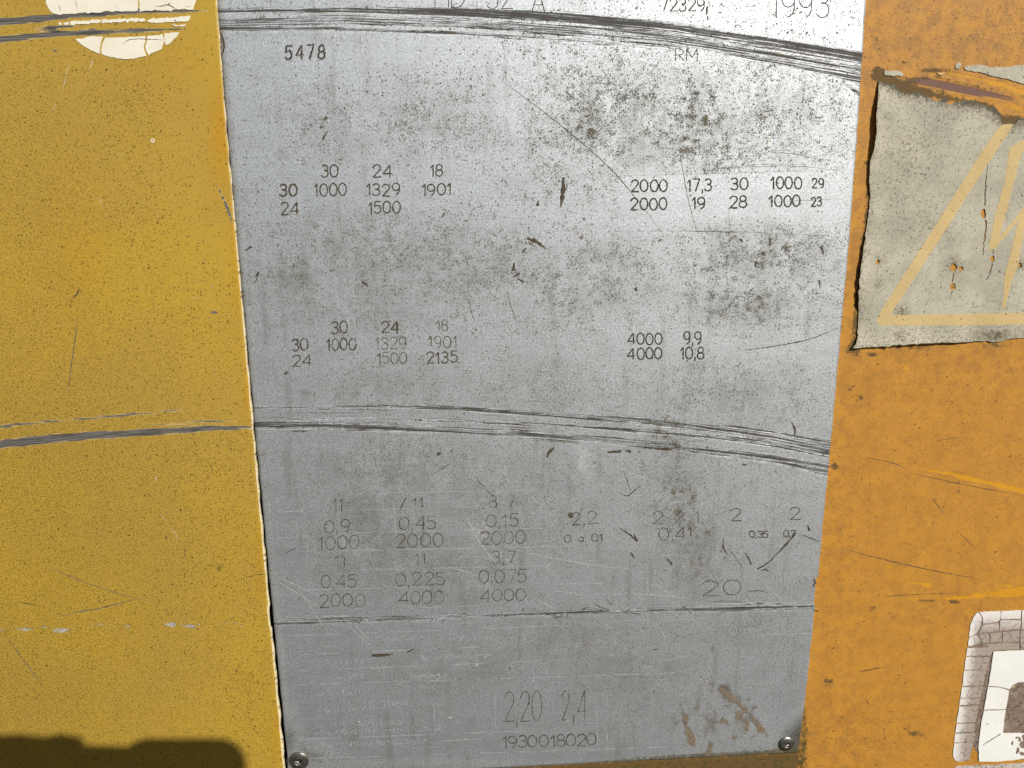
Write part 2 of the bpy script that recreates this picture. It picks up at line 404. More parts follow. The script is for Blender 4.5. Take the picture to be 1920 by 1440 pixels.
# ---------------- data plate
plate = thing('data_plate', 'worn bare aluminium plate engraved with rows of numbers between yellow door and orange panel', 'data plate', tuple(P(1010, 1440, 0)))
ys = np.concatenate([np.arange(-260, -10, 14.), np.arange(-10, 1460, 4.)]); ss_ = np.linspace(0, 1, 300)
def bot(x): return 1461 - (x - 535) * .052
t = (ys - ys[0]) / (ys[-1] - ys[0])
PY = np.zeros((len(ys), 300)); PX = np.zeros_like(PY)
for i, y in enumerate(ys):
    x = plL(y) + (plR(y) - plL(y)) * ss_
    PY[i] = y + (bot(x) - ys[-1]) * t[i] ** 14
    PX[i] = x
# slightly uneven hand-sheared edges
edg = np.exp(-(ss_ * 1100 / 3) ** 2)[None, :]; edr = edg[:, ::-1]
wob = np.interp(np.arange(len(ys)), np.arange(0, len(ys), 5), rng.normal(0, .5, len(range(0, len(ys), 5))))[:, None]
PX += edg * wob + edr * np.roll(wob, 37, 0)
PX -= edr * (stroke(PX, PY, [(1531, 1085), (1527, 1130)], 4) * 3)

def plate_d(px, py):
    d = PLATE_D + .5 * np.exp(-((px - 1500) / 40) ** 2 - ((py - 1330) / 60) ** 2)        # right lower edge stands a little off
    for x, y, rx, ry, a in [(1085, 880, 14, 30, .5), (1072, 905, 9, 14, .3), (900, 1000, 22, 40, -.35), (930, 1040, 16, 26, .25), (1010, 230, 130, 120, .35), (1300, 260, 160, 120, -.3), (700, 500, 200, 160, -.3), (560, 1425, 30, 28, -.3), (1474, 1394, 26, 24, -.3), (1230, 700, 200, 90, .3), (760, 950, 160, 120, .25), (1290, 1180, 160, 90, -.25)]:
        d = d + a * np.exp(-((px - x) / rx) ** 2 - ((py - y) / ry) ** 2)
    return d
D_ = plate_d(PX, PY)
bx = lambda x0, x1, y0, y1, f=25: np.clip((PX - x0) / f, 0, 1) * np.clip((x1 - PX) / f, 0, 1) * np.clip((PY - y0) / f, 0, 1) * np.clip((y1 - PY) / f, 0, 1)
def clumps(L):
    m_ = np.zeros_like(PX)
    for x, y, rx, ry, n, a in L:
        for _ in range(n):
            cx, cy = x + rng.normal(0, .5) * rx, y + rng.normal(0, .5) * ry; q = rng.uniform(4, 15); e = rng.uniform(.6, 1.6)
            sl = (slice(None), slice(None)); g = a * rng.uniform(.5, 1) * np.exp(-((PX - cx) / (q * e)) ** 2 - ((PY - cy) / (q / e)) ** 2)
            m_ = np.maximum(m_, g)
    return m_
dens = .17 + blob(PX, PY, [(620, 240, 60, 70, .45), (800, 210, 110, 70, .42), (1150, 230, 170, 120, .62), (1310, 240, 90, 110, .75), (1470, 210, 110, 90, .5),
    (700, 480, 160, 70, .65), (560, 520, 80, 70, .55), (880, 500, 200, 80, .5), (1100, 520, 150, 80, .45), (1430, 480, 140, 60, .62), (1400, 570, 130, 50, .55),
    (700, 560, 130, 60, .5), (1380, 740, 130, 60, .45), (1330, 700, 60, 60, .35), (1000, 720, 90, 50, .35), (740, 720, 110, 40, .4), (1270, 900, 60, 120, .5), (1300, 1030, 60, 80, .5),
    (760, 880, 200, 60, .42), (700, 1000, 120, 120, .5), (980, 960, 130, 80, .38), (860, 1070, 150, 60, .4), (1180, 1250, 130, 90, .42), (1080, 1200, 150, 50, .4), (850, 1250, 140, 50, .35), (1400, 1180, 130, 40, .3)])
dens *= 1 - .85 * bx(430, 900, 62, 150, 40); dens *= 1 - .8 * bx(1150, 1590, 315, 425, 22); dens *= 1 - .6 * bx(1130, 1585, 605, 690)
dens *= 1 - .55 * bx(520, 900, 300, 405); dens *= 1 - .8 * stroke(PX, PY, [(925, 150), (965, 250)], 16, 1, 12); dens *= 1 - .8 * edge_fade(-PY, -16, 30)
moss = np.maximum(clumps([(1075, 190, 90, 70, 26, .62), (1215, 165, 90, 50, 22, .6), (1310, 250, 70, 90, 44, .85), (1290, 190, 12, 50, 14, .85), (1210, 250, 70, 60, 16, .6), (1400, 290, 90, 40, 22, .65), (1500, 210, 90, 80, 18, .5), (800, 220, 110, 70, 12, .42), (1400, 575, 50, 50, 26, .72), (1360, 470, 130, 40, 24, .6), (1490, 480, 90, 40, 16, .6),
    (690, 490, 120, 70, 26, .55), (560, 510, 60, 50, 12, .5), (1270, 900, 40, 110, 34, .8), (1300, 1020, 50, 70, 26, .75), (1255, 795, 40, 30, 14, .8), (620, 245, 50, 50, 10, .5), (1180, 1250, 120, 80, 16, .45), (760, 860, 160, 60, 16, .42), (1545, 190, 30, 90, 12, .5), (860, 990, 160, 90, 12, .4), (1330, 1180, 120, 50, 12, .5), (480, 560, 30, 90, 8, .5)]), blob(PX, PY, [(1255, 790, 36, 14, .6), (1275, 880, 14, 60, .35), (1285, 990, 16, 50, .35), (640, 806, 60, 10, .5), (608, 250, 9, 24, .4), (700, 768, 160, 8, .45), (1060, 782, 60, 7, .5), (860, 766, 50, 7, .5)]))
moss = np.maximum(moss, .95 * edge_fade(PY - bot(PX), -17, -5) * edge_fade(PX, 820, 1250))
moss = np.maximum(moss, .9 * edge_fade(PX - plR(PY), -24, -6) * edge_fade(PY, 1320, 1390))
rust = np.maximum.reduce([stroke(PX, PY, [(1352, 1292), (1380, 1316), (1405, 1340), (1428, 1368), (1438, 1380)], [11, 12, 8, 9, 5], [.85, .8, .8, 1, .9], 9),
    stroke(PX, PY, [(1276, 1318), (1284, 1350), (1296, 1385), (1304, 1404)], [6, 6, 11, 4], [.7, .9, 1, .9], 8), stroke(PX, PY, [(1333, 1394), (1329, 1412), (1326, 1424)], [6, 7, 3], [.95, 1, .8], 6), stroke(PX, PY, [(1344, 1428), (1358, 1438)], [6, 10], 1, 7), stroke(PX, PY, [(1402, 1356), (1399, 1368)], [5, 4], .9, 4),
    clumps([(1320, 1345, 60, 60, 26, .78), (1385, 1330, 60, 44, 24, .80), (1330, 1270, 16, 70, 12, .66), (1430, 1400, 40, 24, 10, .7), (1340, 1420, 60, 20, 8, .7)]), blob(PX, PY, [(1330, 1350, 60, 70, .55), (1390, 1350, 60, 60, .55), (1440, 1420, 60, 24, .6), (1090, 446, 7, 7, .8), (560, 740, 40, 10, .5), (1080, 785, 30, 8, .45), (570, 1400, 22, 20, .4)])])
pale = blob(PX, PY, [(945, 190, 16, 60, .6), (905, 995, 30, 40, .75), (930, 1040, 20, 30, .6), (1088, 870, 14, 24, .75), (1072, 905, 10, 16, .6), (1440, 255, 14, 40, .8), (1065, 1440, 40, 10, .5), (620, 745, 60, 14, .35), (1470, 1290, 24, 30, .4), (970, 800, 60, 300, .12)])
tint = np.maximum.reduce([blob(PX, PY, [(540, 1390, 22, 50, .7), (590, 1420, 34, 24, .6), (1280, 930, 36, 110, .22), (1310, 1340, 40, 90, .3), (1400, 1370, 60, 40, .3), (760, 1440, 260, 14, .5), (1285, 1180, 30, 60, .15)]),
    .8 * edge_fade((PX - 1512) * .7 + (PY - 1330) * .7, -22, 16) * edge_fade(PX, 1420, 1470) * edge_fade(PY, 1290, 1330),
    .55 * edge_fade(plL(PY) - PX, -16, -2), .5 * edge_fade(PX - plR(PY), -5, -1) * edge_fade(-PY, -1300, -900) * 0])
# gouge bands: density from several sub-streaks
gou = np.zeros_like(PX)
def band(pts, wid, amp, soft=3): 
    global gou
    gou = np.maximum(gou, stroke(PX, PY, pts, wid, amp, soft))
band([(410, 22), (640, 18), (860, 22), (1000, 29), (1200, 46), (1300, 57), (1450, 82), (1615, 108)], [6, 7, 9, 11, 11, 10, 12, 13], [.66, .74, .80, .84, .84, .78, .74, .76], 4)
band([(410, 44), (640, 37), (860, 44), (1000, 53), (1200, 66), (1300, 80), (1450, 106), (1615, 138)], [11, 11, 11, 12, 14, 13, 15, 18], [.62, .60, .62, .64, .65, .64, .63, .66], 4)
band([(410, 54), (640, 54), (870, 63), (1000, 69), (1130, 80), (1250, 94), (1380, 112)], [5, 5, 4, 4, 3, 2, 1], [.78, .74, .72, .70, .62, .55, .4], 3)
band([(1540, 128), (1614, 152)], [5, 10], .70, 5); band([(1585, 158), (1614, 178)], [3, 6], .75, 4)
band([(475, 764), (700, 761), (860, 766), (1050, 779), (1200, 789), (1400, 810), (1560, 836)], [3.5, 4, 5, 5, 7, 10, 12], [.70, .74, .78, .80, .74, .66, .67], 3)
band([(475, 785), (700, 785), (860, 790), (1050, 797), (1200, 808), (1400, 826), (1555, 850)], [3, 2.5, 3, 3, 4, 5, 9], [.72, .74, .76, .8, .82, .76, .70], 3)
band([(475, 797), (640, 799), (860, 806), (1050, 818), (1200, 830), (1300, 842), (1450, 860), (1555, 882)], [8, 8, 8, 7, 7, 8, 9, 13], [.74, .74, .72, .70, .68, .66, .64, .68], 4)
band([(1440, 862), (1555, 890)], [2, 5], .72, 3)
band([(510, 1167), (640, 1163), (860, 1157), (1060, 1150), (1280, 1143), (1530, 1139)], [7, 7, 6, 5, 5, 6], [.66, .68, .70, .70, .74, .70], 4)
band([(540, 1158), (680, 1153)], [3, 2], .66, 3); band([(1100, 1146), (1240, 1140), (1420, 1130)], [3, 4, 2], .62, 4); band([(1250, 1142), (1420, 1138), (1520, 1134)], [6, 9, 7], .60, 5)
attrs = {'wear': pack(dens, gou, moss), 'stain': pack(rust, pale, tint), 'flow': flow(PX, PY, PLATE_D)}
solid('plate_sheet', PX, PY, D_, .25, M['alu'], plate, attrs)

# ---------------- yellow door
door = thing('cabinet_door', 'faded mustard yellow steel door with two grey gouged arcs, left of the bare metal plate', 'door', tuple(P(150, 1440, 0)))
ys = np.concatenate([np.arange(-400, -10, 30.), np.arange(-10, 1450, 5.), np.arange(1450, 1900, 30.)])
cs = np.concatenate([np.linspace(-900, -60, 14)[:-1], np.linspace(-60, 0, 1)])
us = np.concatenate([np.linspace(-2.2, -.02, 110)[:-1], np.linspace(-.02, 1, 104), [1.0]])
PY = np.repeat(ys[:, None], len(us), 1); PX = dorR(PY) * us[None, :]
e = np.exp(-((us - 1) * 470 / 3) ** 2)[None, :]
wob = np.interp(np.arange(len(ys)), np.arange(0, len(ys), 4), rng.normal(0, .30, len(range(0, len(ys), 4))))[:, None]
PX += e * wob
PX -= e * stroke(PX, PY, [(503, 1145), (505, 1170)], 6) * 2.2
D_ = DOOR_D + 0 * PX
PX[:, -1] += np.interp(ys, [0, 480, 960, 1440], [1.2, 1.9, 2.3, 2.8]) * (1 + 1.1 * np.roll(wob, 11, 0)[:, 0]).clip(.2, 1.6); D_[:, -1] -= .8
left = edge_fade(-PX, -480, -60)
dens = .26 + .55 * left * edge_fade(PY, 60, 900) + .26 * edge_fade(PY, 500, 1000) + blob(PX, PY, [(30, 330, 130, 200, .3), (230, 200, 40, 60, .2)])
dens *= 1 - .75 * edge_fade(PX - dorR(PY), -150, -30) * edge_fade(-PY, -1000, -300)
big = .16 + blob(PX, PY, [(245, 190, 50, 60, .5), (255, 270, 60, 40, .55), (270, 400, 60, 100, .35), (390, 640, 60, 130, .35), (440, 880, 70, 60, .4), (400, 1050, 90, 140, .4), (470, 1330, 50, 120, .7), (370, 880, 100, 80, .4)])
clean = blob(PX, PY, [(416, 250, 24, 110, .75), (440, 470, 12, 160, .35), (465, 700, 10, 120, .5), (150, 480, 60, 140, .25), (490, 1050, 12, 120, .4), (520, 1370, 14, 80, .4), (330, 120, 90, 60, .2)])
gou = np.zeros_like(PX)
band([(-300, 95), (0, 42), (140, 28), (270, 20), (380, 22), (412, 22)], [8, 8, 6.5, 6, 3, 2], [1, 1, 1, 1, .9, .7], 2.5)
band([(-300, 130), (0, 74), (100, 64), (200, 60), (300, 56), (385, 52)], [8, 7, 6, 5.5, 4, 2], [1, 1, 1, .95, .9, .6], 2.5)
band([(62, 54), (100, 52), (140, 49)], [2, 5, 2], .95, 2.5); band([(150, 57), (180, 55)], [3, 3], .8, 2.5)
band([(-300, 850), (0, 800), (120, 788), (230, 778), (330, 769), (425, 765)], [5, 4, 3, 4, 2.5, 1.5], [.95, .95, .8, .95, .9, .8], 2.5)
band([(-300, 885), (0, 833), (90, 823), (165, 817), (300, 809), (400, 803), (473, 801)], [9, 8, 9, 8, 7, 6, 4], [1, 1, 1, 1, 1, .95, .9], 2.5)
band([(255, 797), (330, 793), (400, 790), (466, 788)], [2, 3, 3, 1.5], [.7, .9, .9, .7], 2.5)
band([(405, 342), (420, 375), (430, 400), (436, 420)], [1.5, 3, 3.5, 1], .9, 2)
chip = blob(PX, PY, [(0, 1180, 20, 6, .8), (45, 1180, 24, 6, 1), (82, 1176, 14, 6, .8), (115, 1182, 26, 7, 1), (185, 1172, 18, 6, .7), (238, 1175, 12, 7, .85), (320, 1171, 20, 7, 1), (355, 1174, 20, 8, .9), (435, 1168, 20, 4, .9), (450, 1172, 18, 4, .7), (285, 1181, 14, 5, .6), (290, 880, 3, 3, .6), (396, 540, 7, 9, .7), (401, 586, 8, 3, .8), (403, 695, 4, 4, .7), (101, 95, 8, 4, .8), (411, 168, 3, 3, .9), (424, 1104, 4, 4, .6)])
chip = np.maximum(chip, .70 * stroke(PX, PY, [(-50, 1182), (150, 1176), (300, 1172), (470, 1168)], 2.5, 1, 3))
grime = blob(PX, PY, [(410, 1065, 16, 12, .75), (360, 1095, 18, 12, .6), (45, 815, 20, 8, .5), (133, 563, 9, 9, .8), (405, 650, 8, 60, .4), (410, 740, 8, 30, .6), (425, 775, 8, 20, .5), (190, 960, 80, 60, .25), (72, 495, 14, 10, .5), (260, 90, 70, 10, .35), (450, 1350, 30, 60, .3), (200, 12, 160, 20, .3)])
attrs = {'wear': pack(dens, gou, clean), 'stain': pack(chip, grime, big), 'flow': flow(PX, PY, DOOR_D)}
dsh = solid('door_sheet', PX, PY, D_, .3, [M['yellow'], M['edge']], door, attrs, rimmat=1)
nq = len(us) - 1; mi = np.zeros(len(dsh.data.polygons), np.int32); dsh.data.polygons.foreach_get('material_index', mi)
nf = (len(ys) - 1) * nq; mi[np.arange(nq - 1, nf, nq)] = 1; dsh.data.polygons.foreach_set('material_index', mi)

# ---------------- orange panel
panel = thing('machine_panel', 'weathered orange painted steel panel with bright yellow scratches, right of the bare metal plate', 'panel', tuple(P(1750, 1440, 0)))
xs = np.concatenate([np.arange(0, 1, .05)[:-1] * 0 + np.linspace(0, 920, 20)[:-1], np.linspace(920, 1390, 118), np.linspace(1390, 2050, 24)[1:]])
ys = np.concatenate([np.arange(-400, -10, 30.), np.arange(-10, 1450, 4.), np.arange(1450, 1900, 30.)])
PY = np.repeat(ys[:, None], len(xs), 1); PX = 560 + xs[None, :] + 0 * PY
PX[:, 0] = plL(ys) + 4
PX[:, 1:10] = np.maximum(PX[:, 1:10], PX[:, :1] + np.arange(1, 10) * 20)
dens = .52 + blob(PX, PY, [(1850, 60, 200, 110, .45), (1800, 770, 120, 80, .25), (1600, 1400, 120, 60, .5), (1700, 1380, 60, 30, .5), (1850, 850, 100, 60, .2)])
fresh = np.maximum.reduce([stroke(PX, PY, [(1650, 862), (1730, 878), (1800, 893), (1920, 921), (2200, 985)], [1, 3, 5, 6, 8], [.55, .75, .85, .9, .9], 3),
    stroke(PX, PY, [(1535, 1135), (1600, 1128), (1700, 1123), (1800, 1120), (1920, 1108), (2200, 1080)], [2, 3, 4, 7, 13, 15], [.6, .75, .7, .74, .78, .8], 6),
    stroke(PX, PY, [(1675, 1082), (1710, 1092), (1742, 1098)], [1, 3, 6], .8, 3), stroke(PX, PY, [(1570, 1110), (1590, 1124)], [1, 2], .8, 2),
    blob(PX, PY, [(1668, 1063, 8, 8, .8), (1732, 1036, 6, 6, .8), (1700, 690, 14, 8, .7), (1750, 700, 7, 7, .6), (1630, 1058, 20, 5, .5), (1608, 1330, 6, 14, .7), (1880, 1100, 40, 14, .6), (1760, 985, 6, 5, .5)]),
    stroke(PX, PY, [(1680, 125), (1740, 128), (1840, 150), (1920, 172), (2300, 270)], [4, 7, 9, 10, 14], [.55, .6, .66, .74, .8], 6),
    stroke(PX, PY, [(1740, 175), (1850, 190), (1920, 205)], [7, 10, 14], .55, 6)])
purple = stroke(PX, PY, [(1700, 150), (1740, 154), (1830, 172), (1900, 186)], [5, 8, 8, 4], [.9, 1, 1, .9], 3)
grime = np.maximum.reduce([stroke(PX, PY, [(1648, 140), (1680, 160), (1730, 172), (1790, 186), (1850, 196), (1880, 226), (1910, 226)], [16, 13, 9, 7, 7, 8, 9], [1, 1, .9, .82, .85, 1, .95], 8), stroke(PX, PY, [(1690, 146), (1760, 146), (1840, 164), (1920, 182)], [5, 6, 5, 4], .62, 6), blob(PX, PY, [(1655, 145, 20, 16, .95), (1690, 158, 40, 12, .9), (1755, 132, 40, 6, .85), (1695, 117, 10, 4, .8), (1760, 172, 30, 10, .6), (1830, 195, 60, 8, .6), (1900, 222, 24, 12, .8), (1880, 150, 30, 6, .4),
    (1600, 655, 22, 16, .75), (1635, 664, 14, 8, .8), (1610, 630, 14, 24, .7), (1700, 652, 90, 12, .55), (1860, 648, 40, 8, .6), (1565, 875, 12, 14, .7), (1595, 730, 9, 8, .6), (1612, 745, 10, 8, .7), (1635, 770, 10, 8, .5), (1640, 910, 10, 5, .4),
    (1735, 1127, 30, 6, .7), (1790, 1128, 12, 6, .9), (1635, 1140, 14, 8, .6), (1553, 1278, 14, 8, .75), (1545, 1170, 8, 8, .6), (1760, 350, 4, 4, .3), (1625, 305, 8, 8, .8), (1715, 1375, 30, 12, .6), (1640, 1390, 60, 16, .4), (1735, 1060, 12, 4, .7), (1798, 920, 6, 5, .7)]),
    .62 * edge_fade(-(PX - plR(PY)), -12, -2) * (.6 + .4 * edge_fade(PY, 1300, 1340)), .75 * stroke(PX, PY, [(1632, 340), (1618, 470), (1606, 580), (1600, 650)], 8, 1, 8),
    .5 * stroke(PX, PY, [(1650, 660), (1920, 648)], 5, 1, 8), .6 * stroke(PX, PY, [(1835, 1142), (1920, 1138)], 2, 1, 3), .6 * stroke(PX, PY, [(1500, 1330), (1500, 1440)], 22, 1, 14)])
dull = np.clip(.42 + .7 * edge_fade(-PY, -260, -40) + blob(PX, PY, [(1600, 450, 40, 380, .55), (1570, 900, 40, 400, .4), (1760, 660, 240, 60, .5), (1700, 130, 160, 60, .4), (1560, 1380, 70, 120, .45), (1800, 1140, 140, 40, .3)]), 0, 1)
moss = np.maximum(.62 * edge_fade(PY - bot(PX), -6, 6) * edge_fade(-PX, -1520, -1490), .75 * stroke(PX, PY, [(1517, 1330), (1508, 1400), (1500, 1450)], [2, 6, 10], 1, 5))
grime = np.maximum(grime, .85 * edge_fade(PY - bot(PX), -4, 2) * edge_fade(-PX, -1520, -1490))
attrs = {'wear': pack(dens, fresh, grime), 'stain': pack(purple, dull, moss), 'flow': flow(PX, PY, 0)}
solid('panel_sheet', PX, PY, np.zeros_like(PX), -3.0, M['orange'], panel, attrs)

# dark inner frame behind the door gap
fx = P(np.array([-1100., 2700., 2700., -1100.]), np.array([-500., -500., 2000., 2000.]), -30.)
fb = fx.copy(); fb[:, 1] += .01
o = obj('inner_frame', np.concatenate([fx, fb]), [(0, 3, 2, 1), (4, 5, 6, 7), (0, 1, 5, 4), (1, 2, 6, 5), (2, 3, 7, 6), (3, 0, 4, 7)], M['dark'])
o['kind'] = 'structure'

# ================================================================== thin strokes laid in the surfaces
def smooth_poly(pts, step=2.0):
    pts = np.array(pts, float)
    if len(pts) > 2:                                   # Catmull-Rom
        q = np.vstack([2 * pts[0] - pts[1], pts, 2 * pts[-1] - pts[-2]]); out = []
        for i in range(1, len(q) - 2):
            n = max(2, int(np.hypot(*(q[i + 1] - q[i])) / step))
            for k in range(n):
                t = k / n
                out.append(.5 * (2 * q[i] + (q[i + 1] - q[i - 1]) * t + (2 * q[i - 1] - 5 * q[i] + 4 * q[i + 1] - q[i + 2]) * t * t + (3 * q[i] - q[i - 1] - 3 * q[i + 1] + q[i + 2]) * t ** 3))
        out.append(q[-2]); return np.array(out)
    n = max(2, int(np.hypot(*(pts[1] - pts[0])) / (step * 2)))
    return pts[0] + (pts[1] - pts[0]) * np.linspace(0, 1, n + 1)[:, None]
class Strokes:
    def __init__(s, d): s.V = []; s.Fc = []; s.d = d
    def add(s, pts, w, taper=0.0, jit=.12, cap=True, lift=.05, wob=.25):
        """pts in pixels, w full width in pixels (number or list)"""
        n = len(pts)
        if n < 2: return
        pts = np.array(pts, float) + rng.normal(0, wob, (n, 2)) * .5
        tg = np.gradient(pts, axis=0); L = np.hypot(tg[:, 0], tg[:, 1]); L[L == 0] = 1; tg /= L[:, None]
        nr = np.stack([-tg[:, 1], tg[:, 0]], -1)
        ww = (np.interp(np.linspace(0, 1, n), np.linspace(0, 1, len(w)), w) if hasattr(w, '__len__') else np.full(n, float(w))) * (1 + rng.normal(0, jit, n)).clip(.5, 1.6) * .5
        if taper:
            t = np.linspace(0, 1, n); ww = ww * np.minimum(1, np.minimum(t, 1 - t) / taper + .12)
        if cap:
            pts = np.vstack([pts[0] - tg[0] * ww[0] * .8, pts, pts[-1] + tg[-1] * ww[-1] * .8]); nr = np.vstack([nr[0], nr, nr[-1]])
            ww = np.concatenate([[ww[0] * .45], ww, [ww[-1] * .45]]); n += 2
        a = pts - nr * ww[:, None]; b = pts + nr * ww[:, None]
        i0 = len(s.V)
        h = lambda q: (plate_d(q[:, 0], q[:, 1]) + (s.d - PLATE_D)) if abs(s.d - PLATE_D) < .05 else s.d
        A_ = P(a[:, 0], a[:, 1], h(a) + .02); C_ = P(pts[:, 0], pts[:, 1], h(pts) + lift); B_ = P(b[:, 0], b[:, 1], h(b) + .02)
        for k in range(n): s.V += [A_[k], C_[k], B_[k]]
        for k in range(n - 1):
            p = i0 + 3 * k
            s.Fc += [(p, p + 1, p + 4, p + 3), (p + 1, p + 2, p + 5, p + 4)]
    def build(s, name, mat, parent):
        if not s.V: return None
        o = obj(name, s.V, s.Fc, mat, parent)
        # make every face look at the camera side (-Y)
        me = o.data
        flip = [p.index for p in me.polygons if p.normal.y > 0]
        if flip:
            import bmesh
            bm = bmesh.new(); bm.from_mesh(me); bm.faces.ensure_lookup_table()
            bmesh.ops.reverse_faces(bm, faces=[bm.faces[i] for i in flip]); bm.to_mesh(me); bm.free()
        return o

# single-line engraver's alphabet in a unit box, y down
def arc(cx, cy, rx, ry, a0, a1, n=14):
    return [(cx + rx * math.cos(math.radians(a0 + (a1 - a0) * i / n)), cy - ry * math.sin(math.radians(a0 + (a1 - a0) * i / n))) for i in range(n + 1)]
G = {'0': (.66, [arc(.5, .5, .5, .5, 90, 450, 24)]),
     '1': (.30, [[(0, .28), (.75, 0), (.75, 1)]]),
     '2': (.62, [arc(.5, .27, .47, .27, 170, -25, 12) + [(.05, 1), (1, 1)]]),
     '3': (.60, [arc(.48, .25, .44, .25, 155, -80, 12) + [(.42, .47)], arc(.47, .72, .5, .28, 95, -155, 14)]),
     '4': (.66, [[(.82, 1), (.82, .0), (0, .72), (1, .72)]]),
     '5': (.60, [[(.92, 0), (.15, 0), (.08, .44)] + arc(.46, .67, .5, .33, 125, -150, 14)]),
     '7': (.60, [[(0, 0), (1, 0), (.38, 1)]]),
     '8': (.60, [arc(.5, .25, .42, .25, 90, 450, 20), arc(.5, .73, .5, .27, 90, 450, 20)]),
     '9': (.62, [arc(.5, .31, .48, .31, 10, 370, 20) + [(.93, .55)] + arc(.35, .55, .6, .45, -8, -75, 8)]),
     ',': (.10, [[(.6, .90), (.5, 1.12), (.1, 1.2)]]), ';': (.10, [[(.6, .62), (.6, .64)], [(.6, .92), (.2, 1.15)]]),
     'R': (.6, [[(0, 1), (0, 0), (.5, 0)] + arc(.5, .25, .45, .25, 80, -90, 10) + [(0, .5)], [(.45, .5), (1, 1)]]),
     'M': (.75, [[(0, 1), (0, 0), (.5, .7), (1, 0), (1, 1)]]), 'A': (.75, [[(0, 1), (.5, 0), (1, 1)], [(.2, .68), (.8, .68)]]),
     'H': (.7, [[(0, 0), (0, 1)], [(1, 0), (1, 1)], [(0, .5), (1, .5)]]), 'D': (.7, [[(0, 0), (0, 1), (.4, 1)] + arc(.4, .5, .6, .5, -90, 90, 14) + [(0, 0)]]),
     'x': (.5, [[(0, .3), (1, 1)], [(1, .3), (0, 1)]]), 'a': (.5, [arc(.5, .68, .45, .3, 20, 340, 14), [(.95, .4), (.95, 1)]]),
     '/': (.3, [[(1, 0), (0, 1)]]), ' ': (.5, [])}
def write(txt, x0, x1, y0, y1, w, mat, parent=plate, name='engraved_number', slope=-.012, wear=0.0, lip=None, d=PLATE_D, gap=.17):
    ws = [G[c][0] for c in txt]; tot = sum(ws) + gap * (len(txt) - 1); k = (x1 - x0) / tot
    S = Strokes(d); S2 = Strokes(d - .006) if lip else None; x = x0
    for c, wd in zip(txt, ws):
        jx, jy = rng.normal(0, .5, 2)
        for pl in G[c][1]:
            q = np.array([(x + jx + p[0] * wd * k, y0 + jy + p[1] * (y1 - y0)) for p in pl]); q[:, 1] += (q[:, 0] - x0) * slope
            # resample
            seg = np.hypot(*np.diff(q, axis=0).T); L = np.concatenate([[0], np.cumsum(seg)]); n = max(3, int(L[-1] / 1.8))
            tt = np.unique(np.concatenate([np.linspace(0, L[-1], n), L])); r = np.stack([np.interp(tt, L, q[:, 0]), np.interp(tt, L, q[:, 1])], -1)
            if lip: S2.add(r + np.array([1.1, .9]), w * 1.15, jit=.2)
            if wear:
                i = 0
                while i < len(r) - 1:
                    j = min(len(r), i + rng.integers(5, 16)); S.add(r[i:j], w * rng.uniform(.6, 1.15), jit=.25, wob=.4)
                    i = j - 1 + (rng.integers(1, 4) if rng.random() < wear else 0)
            else: S.add(r, w, jit=.18, wob=.35)
        x += (wd + gap) * k
    o = S.build(name, M[mat], parent)
    if lip and o:
        # the bright displaced metal beside a punched figure belongs to the same figure
        S2.build('punched_edge', M[lip], o)
    return o

I1, I2, I3 = 'ink', 'ink2', 'ink3'
write('HD', 815, 872, -34, 14, 1.7, I1, name='engraved_letters'); write('32', 913, 962, -32, 17, 1.7, I1); write('A', 998, 1022, -22, 24, 1.8, I1, name='engraved_letters')
write('72329,', 1240, 1328, -5, 20, 3.6, I1, name='stamped_number', slope=.01, lip='lip'); write('1993', 1446, 1555, -18, 33, 1.9, I1, slope=0)
write('5478', 535, 609, 87, 112, 4.8, I1, name='stamped_number', slope=-.03, lip='lip', gap=.42)
write('RM', 1267, 1307, 92, 115, 1.7, I2, name='engraved_letters')
for a in [('30', 602, 634, 310, 333), ('24', 699, 733, 309, 332), ('18', 807, 830, 309, 331), ('1000', 590, 650, 345, 368), ('1329', 688, 749, 345, 367), ('1901', 791, 846, 345, 366), ('24', 527, 559, 380, 403), ('1500', 691, 750, 379, 401)]:
    write(*a, 2.6, I2, slope=-.02)
write('30', 525, 557, 346, 368, 3.4, I2)
for a in [('2000', 1184, 1251, 338, 360), ('17,3', 1289, 1334, 336, 358), ('30', 1370, 1402, 334, 356), ('1000', 1446, 1503, 333, 355), ('2000', 1183, 1250, 372, 394), ('19', 1298, 1322, 370, 391), ('28', 1368, 1400, 368, 390), ('1000', 1443, 1500, 367, 388)]:
    write(*a, 2.8, I1, slope=-.02)
write('29', 1523, 1544, 334, 352, 2.7, I1); write('23', 1521, 1541, 369, 386, 2.7, I1)
for a in [('30', 621, 652, 603, 626), ('24', 715, 747, 603, 624), ('30', 547, 578, 636, 658), ('1000', 613, 667, 635, 657), ('24', 548, 582, 666, 687)]:
    write(*a, 2.7, I2, slope=-.02, wear=.12)
for a in [('18', 818, 839, 601, 621), ('1329', 704, 762, 633, 655), ('1901', 804, 856, 631, 653), ('1500', 708, 763, 662, 683)]:
    write(*a, 1.9, I3, slope=-.02, wear=.15)
write('2135', 800, 857, 660, 681, 2.4, I2, slope=-.02)
for a in [('4000', 1177, 1241, 625, 646), ('9,9', 1282, 1315, 622, 645), ('4000', 1177, 1241, 653, 674), ('10,8', 1276, 1320, 651, 673)]:
    write(*a, 2.5, I1, slope=-.015)
